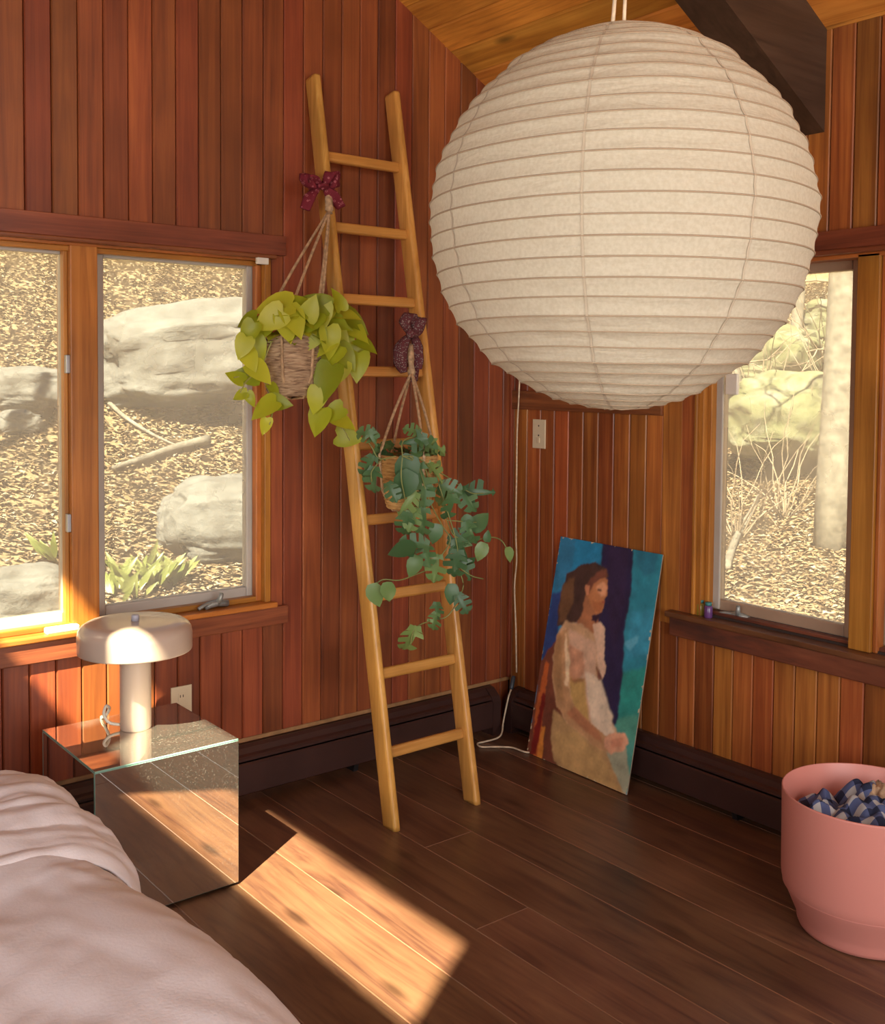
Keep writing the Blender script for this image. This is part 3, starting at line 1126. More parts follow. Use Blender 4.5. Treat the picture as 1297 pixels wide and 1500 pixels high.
path2 += [tuple(on_x(x, y, WB - .028)) for x, y in corner_pts]
tube('cord', smooth_path([rel(p) for p in path2], 6), .0034, M['cord'], lantern)
p0 = on_x(753, 990, WB - .030)
p1 = on_x(749, 1010, WB - .055)
bm = bmesh.new()
dv = (p1 - p0).normalized()
add_tube(bm, [rel(p0), rel(p0 + (p1 - p0) * .15), rel(p0 + (p1 - p0) * .85), rel(p1)], lambda t: .009 if 0.05 < t < .95 else .006, 10)
new_obj('inline_switch', finish(bm, 'inline_switch', True), M['switch_grey'], lantern)
p2 = [p1, on_x(745, 1022, 2.84), on_x(738, 1055, 2.815), on_z(733, 1078, .02), on_z(712, 1086, .005), on_z(700, 1089, .005), on_z(705, 1094, .005), on_z(725, 1094, .005), on_z(750, 1095, .005), on_z(772, 1102, .005), (2.80, 2.86, .005), (2.83, 2.7, .005)]
tube('cord', smooth_path([rel(p) for p in p2], 6), .0036, M['cord'], lantern)
tag(lantern, 'big round cream paper lantern with bamboo ribs hanging from a cord', 'lantern')

# ------------------------------------------------------------------ painting
def painting():
    W, H = .515, .835
    # outlines taken in a flat 907 x 1500 working frame whose panel corners are these
    src = [(290, 92), (815, 200), (622, 1415), (100, 1190)]
    dst = [(0, 1), (1, 1), (1, 0), (0, 0)]
    A, b = [], []
    for (u, v), (x, y) in zip(dst, src):
        A.append([u, v, 1, 0, 0, 0, -u * x, -v * x]); b.append(x)
        A.append([0, 0, 0, u, v, 1, -u * y, -v * y]); b.append(y)
    h = np.append(np.linalg.solve(np.array(A, float), np.array(b, float)), 1).reshape(3, 3)
    nx, ny = 130, 210
    U, V = np.meshgrid(np.linspace(0, 1, nx), np.linspace(0, 1, ny))
    q = np.stack([U, V, np.ones_like(U)], -1) @ h.T
    X, Y = q[..., 0] / q[..., 2], q[..., 1] / q[..., 2]
    rng = np.random.default_rng(5)

    def fuzz(s):
        g = rng.normal(size=(ny // s + 3, nx // s + 3))
        yy, xx = np.arange(ny) / s, np.arange(nx) / s
        y0, x0 = yy.astype(int), xx.astype(int)
        fy, fx = (yy - y0)[:, None], (xx - x0)[None]
        return (g[y0][:, x0] * (1 - fy) * (1 - fx) + g[y0 + 1][:, x0] * fy * (1 - fx) + g[y0][:, x0 + 1] * (1 - fy) * fx + g[y0 + 1][:, x0 + 1] * fy * fx)
    Xj, Yj = X + fuzz(5) * 3, Y + fuzz(5) * 3

    def inside(poly):
        c = np.zeros(X.shape, bool)
        n = len(poly)
        for i in range(n):
            x1, y1 = poly[i]
            x2, y2 = poly[(i + 1) % n]
            if y1 == y2:
                continue
            hit = ((y1 > Yj) != (y2 > Yj)) & (Xj < (x2 - x1) * (Yj - y1) / (y2 - y1) + x1)
            c ^= hit
        return c

    def soft(m, k):
        m = m.astype(float)
        for _ in range(k):
            p_ = np.pad(m, 1, mode='edge')
            m = (p_[1:-1, 1:-1] * 2 + p_[:-2, 1:-1] + p_[2:, 1:-1] + p_[1:-1, :-2] + p_[1:-1, 2:]) / 6
        return m
    img = np.zeros(X.shape + (3,))
    img[:] = rgb(40, 120, 150)[:3]

    def paint(poly, c, k=1, a=1.0):
        m = (soft(inside(poly), k) * a)[..., None]
        img[:] = img * (1 - m) + np.array(rgb(*c)[:3]) * m
    paint([(280, 80), (505, 120), (495, 240), (300, 520), (180, 720), (150, 600)], (34, 120, 160), 2)
    paint([(290, 92), (370, 100), (350, 240), (300, 320), (250, 400), (262, 240)], (44, 110, 145), 3)
    paint([(240, 380), (310, 370), (290, 480), (260, 620), (200, 740), (180, 700)], (38, 60, 110), 3)
    paint([(660, 150), (830, 190), (640, 1420), (520, 1260), (560, 1050)], (40, 120, 138), 2)
    paint([(670, 165), (790, 190), (775, 290), (720, 310), (690, 260)], (36, 100, 120), 4)
    paint([(650, 480), (780, 480), (750, 700), (620, 720)], (52, 132, 158), 5, .8)
    paint([(600, 790), (740, 760), (700, 1010), (660, 1150), (570, 1060)], (40, 128, 118), 4)
    paint([(610, 640), (690, 600), (680, 640), (640, 680)], (92, 160, 180), 2, .8)
    paint([(570, 1030), (690, 1000), (640, 1420), (520, 1300)], (80, 140, 120), 4, .8)
    paint([(505, 125), (665, 165), (655, 360), (620, 560), (605, 800), (575, 1060), (480, 1060), (470, 500), (495, 300)], (38, 32, 62), 2)
    paint([(540, 150), (640, 170), (620, 420), (560, 700), (520, 420)], (46, 34, 62), 4, .8)
    paint([(200, 690), (300, 560), (270, 700), (250, 1000), (240, 1240), (90, 1230), (140, 960)], (110, 52, 40), 2)
    paint([(180, 720), (310, 560), (330, 900), (360, 1120), (300, 1320), (90, 1230)], (104, 56, 40), 1)
    paint([(205, 720), (225, 740), (190, 950), (170, 1230), (130, 1230), (150, 960)], (170, 84, 40), 1)
    paint([(190, 880), (205, 900), (150, 1200), (115, 1200)], (110, 28, 22), 1)
    paint([(180, 1060), (200, 1060), (180, 1230), (150, 1230)], (196, 120, 50), 1)
    # hair behind the shoulders
    paint([(320, 280), (400, 236), (470, 232), (530, 262), (540, 300), (470, 330), (430, 400), (400, 520), (300, 545), (268, 545), (275, 450), (300, 350)], (66, 46, 40), 1)
    paint([(300, 330), (360, 300), (350, 430), (310, 520), (275, 530), (285, 420)], (104, 72, 48), 3)
    # neck and torso
    paint([(412, 395), (470, 440), (480, 520), (500, 600), (440, 640), (330, 560), (395, 500)], (160, 104, 70), 2)
    paint([(262, 600), (310, 520), (400, 540), (440, 580), (500, 600), (490, 700), (480, 800), (520, 960), (570, 1090), (620, 1180), (600, 1220), (500, 1260), (330, 1100), (250, 900), (245, 720)], (190, 150, 112), 2)
    paint([(455, 535), (495, 530), (515, 570), (512, 690), (520, 770), (500, 830), (480, 760), (465, 660)], (204, 168, 140), 1)
    paint([(330, 560), (470, 640), (470, 760), (430, 1060), (400, 900), (330, 760)], (196, 158, 130), 3)
    paint([(410, 780), (490, 820), (540, 990), (560, 1100), (500, 1120), (440, 1040)], (206, 184, 158), 3)
    paint([(325, 800), (410, 820), (430, 1060), (350, 990)], (176, 140, 84), 3)
    paint([(330, 640), (400, 680), (410, 790), (360, 830), (325, 800)], (180, 124, 92), 3, .8)
    paint([(325, 815), (410, 815), (400, 835), (350, 836)], (140, 92, 62), 2, .8)
    paint([(466, 740), (500, 820), (480, 830)], (120, 70, 52), 1, .8)
    # face in profile
    paint([(420, 345), (455, 330), (520, 300), (532, 320), (528, 370), (530, 400), (515, 420), (512, 450), (500, 480), (470, 490), (435, 440), (415, 390)], (172, 112, 72), 1)
    paint([(470, 350), (515, 325), (528, 360), (520, 400), (495, 400)], (206, 146, 108), 2)
    paint([(450, 420), (510, 430), (490, 485), (455, 470)], (158, 96, 60), 2)
    paint([(470, 280), (530, 262), (530, 300), (455, 335), (430, 400), (415, 350)], (112, 66, 50), 2)
    paint([(478, 362), (500, 366), (495, 376), (478, 372)], (96, 56, 44), 1)
    paint([(495, 425), (518, 428), (508, 440)], (150, 72, 58), 1)
    paint([(415, 340), (436, 345), (434, 390), (418, 395)], (190, 124, 90), 1)
    paint([(445, 495), (500, 488), (470, 530), (445, 520)], (52, 34, 48), 1)
    # thigh, arm and hands
    paint([(245, 970), (330, 1050), (420, 1130), (520, 1200), (560, 1280), (615, 1415), (560, 1440), (300, 1300), (240, 1230), (225, 1110)], (168, 132, 88), 2)
    paint([(250, 1090), (360, 1090), (520, 1250), (590, 1400), (320, 1290), (250, 1200)], (178, 142, 92), 4, .9)
    paint([(520, 1200), (620, 1170), (640, 1330), (612, 1420), (560, 1300)], (150, 150, 126), 2)
    paint([(262, 590), (320, 560), (330, 700), (322, 860), (350, 960), (440, 1050), (540, 1130), (540, 1200), (480, 1180), (330, 1050), (262, 960), (240, 800)], (176, 132, 92), 1)
    paint([(310, 560), (330, 700), (322, 860), (305, 850), (308, 700)], (222, 190, 150), 2)
    paint([(262, 600), (290, 590), (285, 800), (300, 930), (262, 930), (242, 760)], (150, 112, 74), 3, .8)
    paint([(350, 960), (480, 1090), (500, 1150), (400, 1080), (310, 990)], (164, 104, 72), 2, .8)
    paint([(510, 1120), (560, 1095), (612, 1100), (632, 1150), (600, 1190), (540, 1205), (510, 1170)], (206, 150, 118), 1)
    paint([(540, 1130), (610, 1120), (600, 1160), (545, 1180)], (188, 124, 96), 2, .8)
    edge = np.minimum(np.minimum(U * W, (1 - U) * W), np.minimum(V * H, (1 - V) * H))
    img *= 1.3 * (1 + .045 * fuzz(2) + .12 * fuzz(7))[..., None]
    img = np.clip(img, 0, 1)
    wear = ((edge < .004) & (fuzz(3) > 1.1))[..., None]
    img = np.where(wear, np.array(rgb(205, 185, 150)[:3]), img)
    root = empty('painting', (2.742, 2.655, 0.004))
    tilt = math.asin((WB - .004 - 2.742 - .005) / H)
    # panel local frame: width along -y, up along the tilted side, thickness towards the wall
    up = Vector((math.sin(tilt), 0, math.cos(tilt)))
    rgt = Vector((-.02, -1, 0)).normalized()
    nrm = rgt.cross(up).normalized()                  # towards the room
    if nrm.x > 0:
        nrm = -nrm
    Rm = Matrix((rgt, up, nrm)).transposed().to_4x4()
    root.matrix_world = Matrix.Translation((2.742, 2.655, 0.003)) @ Rm
    bpy.context.view_layer.update()
    vs = [((u - .5) * W, v * H, 0.0006) for v in np.linspace(0, 1, ny) for u in np.linspace(0, 1, nx)]
    fs = [(r * nx + c_, r * nx + c_ + 1, (r + 1) * nx + c_ + 1, (r + 1) * nx + c_) for r in range(ny - 1) for c_ in range(nx - 1)]
    me = mesh_from('painted_face', vs, fs)
    at = me.color_attributes.new('paint', 'FLOAT_COLOR', 'POINT')
    at.data.foreach_set('color', np.concatenate([img, np.ones(X.shape + (1,))], -1).reshape(-1))
    m, nt, p = mat_new('oil_paint')
    ca = N(nt, 'ShaderNodeVertexColor', layer_name='paint')
    nt.links.new(ca.outputs[0], p.inputs['Base Color'])
    p.inputs['Roughness'].default_value = 0.45
    tc = N(nt, 'ShaderNodeTexCoord')
    nz = N(nt, 'ShaderNodeTexNoise')
    nz.inputs['Scale'].default_value = 90
    bp = N(nt, 'ShaderNodeBump')
    bp.inputs['Strength'].default_value = .3
    bp.inputs['Distance'].default_value = .004
    nt.links.new(tc.outputs['Object'], nz.inputs[0])
    nt.links.new(nz.outputs[0], bp.inputs['Height'])
    nt.links.new(bp.outputs[0], p.inputs['Normal'])
    bm = bmesh.new()
    add_box(bm, (-W / 2, 0, -.005), (W / 2, H, 0), .001, 1)
    new_obj('panel', finish(bm, 'panel'), plain('pale_board', lin(.3, .24, .17), .8, noise_amt=.2), root)
    new_obj('painted_face', me, m, root)
    tag(root, 'unframed oil painting of a seated nude on teal, leaning against the wall', 'painting')


painting()

# ------------------------------------------------------------------ pink planter used as a bin
bin_c = Vector((2.572, 1.425, 0))
planter = empty('planter', bin_c)
prof = [(0, .004), (.150, .004), (.158, 0), (.166, .004), (.170, .014), (.172, .030), (.176, .040), (.1985, .092), (.2075, .108), (.2110, .124), (.2125, .138), (.2150, .356), (.2152, .360), (.2130, .362), (.2115, .360),
        (.2085, .140), (.196, .100), (.172, .046), (.16, .02), (0, .016)]
pl_body = lathe('pot_body', prof, 96, M['pink'], planter)
lathe('groove_ring', [(.2060, .1065), (.2085, .1085), (.2080, .1105)], 96, M['pink'], planter)
tag(planter, 'salmon pink round plastic planter holding clothes by the wall', 'planter')


def cloth_heap(name, c, r, z0, h, seed, mat, label, cat, lumps=5.0, n=64):
    verts, faces = [], []
    sd = Vector((seed * 3.1, seed * 1.7, 0))
    for i in range(n):
        for j in range(n):
            u, v = 2 * i / (n - 1) - 1, 2 * j / (n - 1) - 1
            k = math.sqrt(max(0, 1 - .5 * v * v)), math.sqrt(max(0, 1 - .5 * u * u))
            x, y = u * k[0], v * k[1]
            rr = math.hypot(x, y)
            q = Vector((x, y, 0)) * lumps * .5 + sd
            wv = noise.noise(q) + .5 * abs(noise.noise(q * 2.3)) * 2 - .3
            fold = abs(noise.noise(q * 1.4 + Vector((5, 9, 0))))
            z = z0 + h * (.55 * (1 - rr ** 3) + .42 * wv + .5 * (.3 - fold)) * (1 - .65 * rr ** 6)
            dx = .03 * noise.noise(q * 1.7 + Vector((1, 2, 3)))
            verts.append((c[0] + (x + dx) * r, c[1] + (y + dx) * r, z))
    for i in range(n - 1):
        for j in range(n - 1):
            faces.append((i * n + j, (i + 1) * n + j, (i + 1) * n + j + 1, i * n + j + 1))
    me = mesh_from(name, verts, faces, True)
    uv = me.uv_layers.new(name='cloth')
    for lp in me.loops:
        i, j = divmod(lp.vertex_index, n)
        uv.data[lp.index].uv = (i / (n - 1), j / (n - 1))
    o = new_obj(name, me, mat)
    md = o.modifiers.new('thickness', 'SOLIDIFY')
    md.thickness = .003
    tag(o, label, cat)
    return o


def gingham():
    m, nt, p = mat_new('blue_gingham')
    L = nt.links
    tc = N(nt, 'ShaderNodeTexCoord')
    mp = N(nt, 'ShaderNodeMapping')
    mp.inputs['Rotation'].default_value = (0, 0, .6)
    mp.inputs['Scale'].default_value = (15, 15, 1)
    L.new(tc.outputs['UV'], mp.inputs['Vector'])
    sx = N(nt, 'ShaderNodeSeparateXYZ')
    L.new(mp.outputs[0], sx.inputs[0])
    def stripe(o):
        f = N(nt, 'ShaderNodeMath', operation='PINGPONG')
        f.inputs[1].default_value = 1
        L.new(o, f.inputs[0])
        g = N(nt, 'ShaderNodeMath', operation='GREATER_THAN')
        g.inputs[1].default_value = .5
        L.new(f.outputs[0], g.inputs[0])
        return g.outputs[0]
    a, b = stripe(sx.outputs[0]), stripe(sx.outputs[1])
    s = N(nt, 'ShaderNodeMath', operation='ADD')
    L.new(a, s.inputs[0])
    L.new(b, s.inputs[1])
    h = N(nt, 'ShaderNodeMath', operation='MULTIPLY')
    h.inputs[1].default_value = .5
    L.new(s.outputs[0], h.inputs[0])
    r = ramp(nt, h.outputs[0], [(0, lin(.42, .42, .42)), (.34, lin(.075, .10, .22)), (.75, lin(.012, .018, .05))])
    r.node.color_ramp.interpolation = 'CONSTANT'
    L.new(r, p.inputs['Base Color'])
    p.inputs['Roughness'].default_value = .9
    return m


M['gingham'] = gingham()
cloth_heap('shirt', (bin_c.x, bin_c.y), .188, .280, .105, 2.3, M['gingham'], 'crumpled blue and white checked shirt stuffed in the pink planter', 'shirt', 3.0, 90)
tc_ = on_z(1287, 1160, .345)
cloth_heap('towel', (tc_.x + .02, tc_.y), .06, .328, .045, 6.1, M['tan_cloth'], 'tan cloth bunched up on the checked shirt in the planter', 'cloth', 3.0, 28)

# ------------------------------------------------------------------ small things on the right sill
def jar(px, py, colour, label, h=.052, r=.0135):
    c = on_z(px, py, .633)
    root = empty('jar', (min(c.x, WB + .015), c.y, .632))
    lathe('jar_body', [(0, 0), (r, 0), (r * 1.05, .002), (r * 1.05, h * .72), (r * .8, h * .8), (0, h * .8)], 20, colour, root)
    lathe('lid', [(0, h * .8), (r * .85, h * .8), (r * .85, h), (0, h)], 20, M['white_plastic'] if False else plain('jar_lid', lin(.05, .2, .2), .4), root)
    tag(root, label, 'jar')


jar(1026, 900, plain('amber_glass', lin(.22, .16, .02), .2), 'small amber jar on the window sill next to the window crank')
jar(1038, 904, plain('purple_glass', lin(.12, .045, .16), .2), 'small purple jar on the window sill next to the window crank')

# ------------------------------------------------------------------ bed
bed = empty('bed', (-0.15, 1.6, 0))
rl = lambda x, y, z: (x + .15, y - 1.6, z)
o = box('bed_base', rl(-.92, .62, .06), rl(.66, 2.58, .22), M['bedbase'], bed, .01)
o = box('mattress', rl(-.93, .61, .22), rl(.68, 2.60, .43), M['mattress'], bed, .05, 4)
for sx in (-.85, .6):
    for sy in (.7, 2.5):
        box('leg', rl(sx - .03, sy - .03, 0), rl(sx + .03, sy + .03, .06), M['bedbase'], bed)
tag(bed, 'bed made up with pale lilac linen beside the mirrored cube', 'bed')


def wrinkle(x, y, s=1.0):
    q = Vector((x * 2.0 + y * .8, y * 3.2 - x * .6, 0))
    v = noise.noise(q * 1.1) * .018
    w = Vector((x * 3 + y * 2.2, (y - .55 * x) * 16, 3.3))
    v += .0085 * (1 - abs(noise.noise(w)) * 2) * (0.4 + noise.noise(q * 1.7 + Vector((4, 4, 4))))
    w2 = Vector(((x + .5 * y) * 14, (y - x) * 5, 8.3))
    v += .0045 * (1 - abs(noise.noise(w2)) * 2)
    return v * s


def spread(name, x_edge, x0, y0, y1, zt, drop, thick, mat, label, cat, ny=150, nx=150, rad=.16, amp=1.0, hem=0.0):
    """bedcover: flat top, rounded shoulder, hanging side; edge position may vary with y"""
    verts, faces = [], []
    for i in range(ny):
        y = y0 + (y1 - y0) * i / (ny - 1)
        xe = x_edge(y)
        Ltop = xe - rad - x0
        Larc = rad * math.pi / 2
        Lside = drop(y) if callable(drop) else drop
        tot = Ltop + Larc + Lside
        for j in range(nx):
            s = tot * j / (nx - 1)
            zz = zt(y) if callable(zt) else zt
            if s < Ltop:
                x, z, nx_, nz_ = x0 + s, zz, 0, 1
                z += .02 * math.sin(min(1, s / .5) * math.pi / 2) - .02
            elif s < Ltop + Larc:
                a = (s - Ltop) / rad
                x, z = x0 + Ltop + rad * math.sin(a), zz - rad * (1 - math.cos(a))
                nx_, nz_ = math.sin(a), math.cos(a)
            else:
                x, z = xe, zz - rad - (s - Ltop - Larc)
                nx_, nz_ = 1, 0
                x += .018 * math.sin(y * 17 + math.sin(y * 7)) * min(1, (s - Ltop - Larc) / .15)
            w = wrinkle(s + .3, y, amp)
            if hem:                                          # long soft gathers running across the bed
                q = Vector((s * 1.6, y * 11 + .8 * noise.noise(Vector((s * 2.2, y * 2, 5))), 2.0))
                w += hem * (.020 * abs(noise.noise(q)) + .008 * noise.noise(q * 2.1) - .002)
                e = min((y - y0) / .03, (y1 - y) / .05, 1)
                w -= .012 * (1 - e) ** 2
            verts.append((x + nx_ * w, y + .012 * noise.noise(Vector((s * 4, y * 3, 1.5))), max(z + nz_ * w, .012)))
    for i in range(ny - 1):
        for j in range(nx - 1):
            faces.append((i * nx + j, (i + 1) * nx + j, (i + 1) * nx + j + 1, i * nx + j + 1))
    o = new_obj(name, mesh_from(name, verts, faces, True), mat)
    md = o.modifiers.new('thickness', 'SOLIDIFY')
    md.thickness = thick
    md.offset = -1
    tag(o, label, cat)
    return o


def ease(a, b, t):
    t = min(max(t, 0), 1)
    return a + (b - a) * t * t * (3 - 2 * t)


cover = spread('duvet', lambda y: .79 + .02 * math.sin(y * 5 + 1), -.95, .55, 2.30, lambda y: .545, .22, .012, M['linen'], 'smooth pale lilac linen duvet covering the bed', 'duvet')
fold = spread('folded_blanket', lambda y: .812 + .010 * math.sin(y * 19), -.95, 1.93, 2.42, lambda y: .556 + .014 * math.sin((y - 1.93) / .49 * math.pi), .20, .006, M['linen2'], 'rumpled linen top sheet folded back across the duvet', 'sheet', 140, 150, .165, 1.0, 1.0)
pil = None


def pillow(c, sx, sy, sz, label, rz=0.0):
    bm = bmesh.new()
    bmesh.ops.create_uvsphere(bm, u_segments=48, v_segments=24, radius=1)
    for v in bm.verts:
        x, y, z = v.co
        se = lambda t, e: math.copysign(abs(t) ** e, t)
        k = (1 - .55 * (x ** 4 + y ** 4) * .5)
        v.co = Vector((se(x, .55) * sx, se(y, .55) * sy, z * sz * k + .006 * noise.noise(Vector((x * 5, y * 5, z)))))
    o = new_obj('pillow', finish(bm, 'pillow', True), M['linen2'])
    o.location = c
    o.rotation_euler = (math.radians(-4), 0, rz)
    tag(o, label, 'pillow')


pillow((.29, 2.50, .545), .33, .2, .085, 'pale linen pillow at the head of the bed by the wall')
pillow((-.50, 2.50, .545), .34, .2, .085, 'pale linen pillow on the half of the bed away from the cube')

# ------------------------------------------------------------------ hanging plants
def leaf_mat(name, c_low, c_mid, c_high, trans):
    m, nt, p = mat_new(name)
    L = nt.links
    oi = N(nt, 'ShaderNodeObjectInfo')
    col = ramp(nt, oi.outputs['Random'], [(0.0, c_low), (0.5, c_mid), (1.0, c_high)])
    L.new(col, p.inputs['Base Color'])
    p.inputs['Roughness'].default_value = .38
    t = N(nt, 'ShaderNodeBsdfTranslucent')
    L.new(col, t.inputs[0])
    mx = N(nt, 'ShaderNodeMixShader')
    mx.inputs[0].default_value = trans
    L.new(p.outputs[0], mx.inputs[1])
    L.new(t.outputs[0], mx.inputs[2])
    L.new(mx.outputs[0], nt.nodes['Material Output'].inputs[0])
    return m


M['lime'] = leaf_mat('lime_leaf', lin(.25, .30, .012), lin(.42, .46, .02), lin(.56, .56, .04), .35)
M['green'] = leaf_mat('deep_green_leaf', lin(.050, .12, .045), lin(.090, .185, .068), lin(.19, .28, .08), .2)
M['vine'] = plain('pale_green_stem', lin(.30, .30, .08), .5)
M['vine_dark'] = plain('olive_stem', lin(.20, .22, .07), .5)


def leaf_mesh(name, outline, droop=.25, fold=.18):
    """outline: [(t along, half width)], with a raised pair of halves about the midrib; tip along +Y, face +Z"""
    verts, faces = [], []
    n = len(outline)
    for t, w, t_side in outline:
        z = -droop * t * t
        verts.append((0, t, z))
        verts.append((w, t_side, z + fold * w))
        verts.append((-w, t_side, z + fold * w))
    for i in range(n - 1):
        a, b = i * 3, i * 3 + 3
        faces.append((a, a + 1, b + 1, b))
        faces.append((a, b, b + 2, a + 2))
    return mesh_from(name, verts, faces, True)


HEART = leaf_mesh('heart_leaf', [(.0, .0, .0), (.03, .17, -.10), (.10, .33, -.07), (.25, .40, .12), (.42, .385, .36), (.60, .30, .58), (.78, .18, .77), (.92, .06, .92), (1.0, .0, 1.0)], .22, .22)
HEART2 = leaf_mesh('heart_leaf_curled', [(.0, .0, .0), (.03, .16, -.08), (.10, .30, -.04), (.25, .36, .14), (.42, .34, .38), (.60, .26, .6), (.78, .16, .78), (.92, .05, .92), (1.0, .0, 1.0)], .45, .45)


def lobed_mesh(name, seed, droop=.3):
    """split leaf: fingers cut deep into both halves"""
    rnd = random.Random(seed)
    verts, faces = [], []

    def env(t):
        return .40 * math.sin(math.pi * min(1, t * .92 + .10)) ** .8 + .02
    zf = lambda x, y: -droop * y * y + .15 * abs(x)
    ts = [0.0, .15, .34, .40, .60, .67, .86, 1.0]
    # midrib strip
    mid = [len(verts) + i for i in range(len(ts))]
    for t in ts:
        verts.append((0, t, zf(0, t)))
    for s in (-1, 1):
        inner = []
        for t in ts:
            w = .11 * math.sin(math.pi * min(1, t * .9 + .1)) + .005
            verts.append((s * w, t + .03 * (t < .98), zf(w, t)))
            inner.append(len(verts) - 1)
        for i in range(len(ts) - 1):
            q = (mid[i], inner[i], inner[i + 1], mid[i + 1])
            faces.append(q if s > 0 else q[::-1])
        for i in (0, 1, 3, 5, 6):
            i2 = i + 1
            t0, t1 = ts[i], ts[i2]
            if rnd.random() < .12 and i not in (0, 6):
                continue
            w0, w1 = env(t0) * rnd.uniform(.9, 1.05), env(t1) * rnd.uniform(.9, 1.05)
            a = len(verts)
            verts.append((s * w0, t0 + .10 * (t0 > .05), zf(w0, t0)))
            verts.append((s * w1 * 1.02, t1 + .07 * (t1 < .95), zf(w1, t1)))
            verts.append((s * (w0 + w1) * .53, (t0 + t1) / 2 + .10 * (t1 < .95), zf(w0, (t0 + t1) / 2)))
            q = (inner[i], a, a + 2, a + 1, inner[i2])
            faces.append(q if s > 0 else q[::-1])
    return mesh_from(name, verts, faces, True)


LOBED = [lobed_mesh('split_leaf', k, .25 + .12 * k) for k in range(4)]
OVAL = leaf_mesh('oval_leaf', [(0, 0, 0), (.06, .2, .02), (.2, .32, .18), (.42, .37, .42), (.64, .30, .64), (.84, .16, .84), (1, 0, 1)], .3, .2)


def place_leaf(root, me, mat, base, tip_dir, face, size, name='leaf'):
    o = new_obj(name, me, mat, root)
    y = Vector(tip_dir).normalized()
    z = Vector(face)
    z = (z - y * z.dot(y)).normalized()
    x = y.cross(z)
    Mx = Matrix(((x.x, y.x, z.x, base[0]), (x.y, y.y, z.y, base[1]), (x.z, y.z, z.z, base[2]), (0, 0, 0, 1)))
    o.matrix_basis = Matrix.Translation(-Vector(root.location)) @ Mx @ Matrix.Diagonal((size, size, size, 1))
    return o


def basket(name, root, r_top, r_bot, h, mat, coils):
    prof = []
    for i in range(coils):
        for k in range(4):
            t = (i + k / 4) / coils
            rr = r_bot + (r_top - r_bot) * (1 - (1 - t) ** 2.2)
            prof.append((rr + .0028 * math.sin(math.pi * k / 4), h * t))
    prof.append((r_top, h))
    prof = [(0, 0), (r_bot * .8, 0)] + prof + [(r_top - .006, h), (r_top - .007, h * .8), (0, h * .8)]
    b = lathe(name, prof, 48, mat, root)
    so = lathe('soil', [(0, h * .87), (r_top * .6, h * .88), (r_top - .0075, h * .86)], 24, M['soil'], root)
    return b


def weave(name, c1, c2, c3):
    m, nt, p = mat_new(name)
    L = nt.links
    tc = N(nt, 'ShaderNodeTexCoord')
    mp = N(nt, 'ShaderNodeMapping')
    mp.inputs['Scale'].default_value = (18, 18, 110)
    L.new(tc.outputs['Object'], mp.inputs['Vector'])
    nz = N(nt, 'ShaderNodeTexNoise')
    nz.inputs['Scale'].default_value = 1.5
    nz.inputs['Detail'].default_value = 4
    nz.inputs['Distortion'].default_value = .8
    L.new(mp.outputs[0], nz.inputs['Vector'])
    L.new(ramp(nt, nz.outputs[0], [(.3, c1), (.5, c2), (.72, c3)]), p.inputs['Base Color'])
    p.inputs['Roughness'].default_value = .85
    bp = N(nt, 'ShaderNodeBump')
    bp.inputs['Strength'].default_value = .8
    bp.inputs['Distance'].default_value = .006
    L.new(nz.outputs[0], bp.inputs['Height'])
    L.new(bp.outputs[0], p.inputs['Normal'])
    return m


M['seagrass'] = weave('twisted_seagrass', lin(.13, .07, .04), lin(.34, .22, .13), lin(.52, .37, .23))
M['jute'] = weave('golden_jute', lin(.22, .10, .03), lin(.46, .25, .08), lin(.6, .38, .15))

VIEW = lambda p: (EYE - Vector(p)).normalized()

# --- lime pothos on the near rail
c1 = on_y(427, 535, 2.93)
P1 = Vector((c1.x, 2.93, on_y(427, 580, 2.93).z))
H1 = .19
pothos = empty('pothos', P1)
basket('basket', pothos, .100, .072, H1, M['seagrass'], 17)
random.seed(21)
vines = [[(400, 500), (378, 505), (365, 520), (372, 545), (360, 560), (352, 575)], [(398, 500), (385, 540), (395, 575), (402, 590), (395, 622)], [(462, 560), (470, 590), (488, 610), (505, 632), (512, 645)],
         [(455, 500), (480, 520), (490, 545), (478, 560)], [(440, 480), (400, 455), (372, 470), (356, 505)], [(450, 480), (500, 470), (530, 490), (540, 505)], [(468, 560), (465, 590), (467, 615)], [(385, 545), (360, 550), (343, 553)]]
for v in vines:
    pts = [on_y(x, y, 2.87 + .03 * math.sin(i)) for i, (x, y) in enumerate(v)]
    tube('vine', [p - P1 for p in smooth_path(pts, 4)], .0022, M['vine'], pothos, 6)
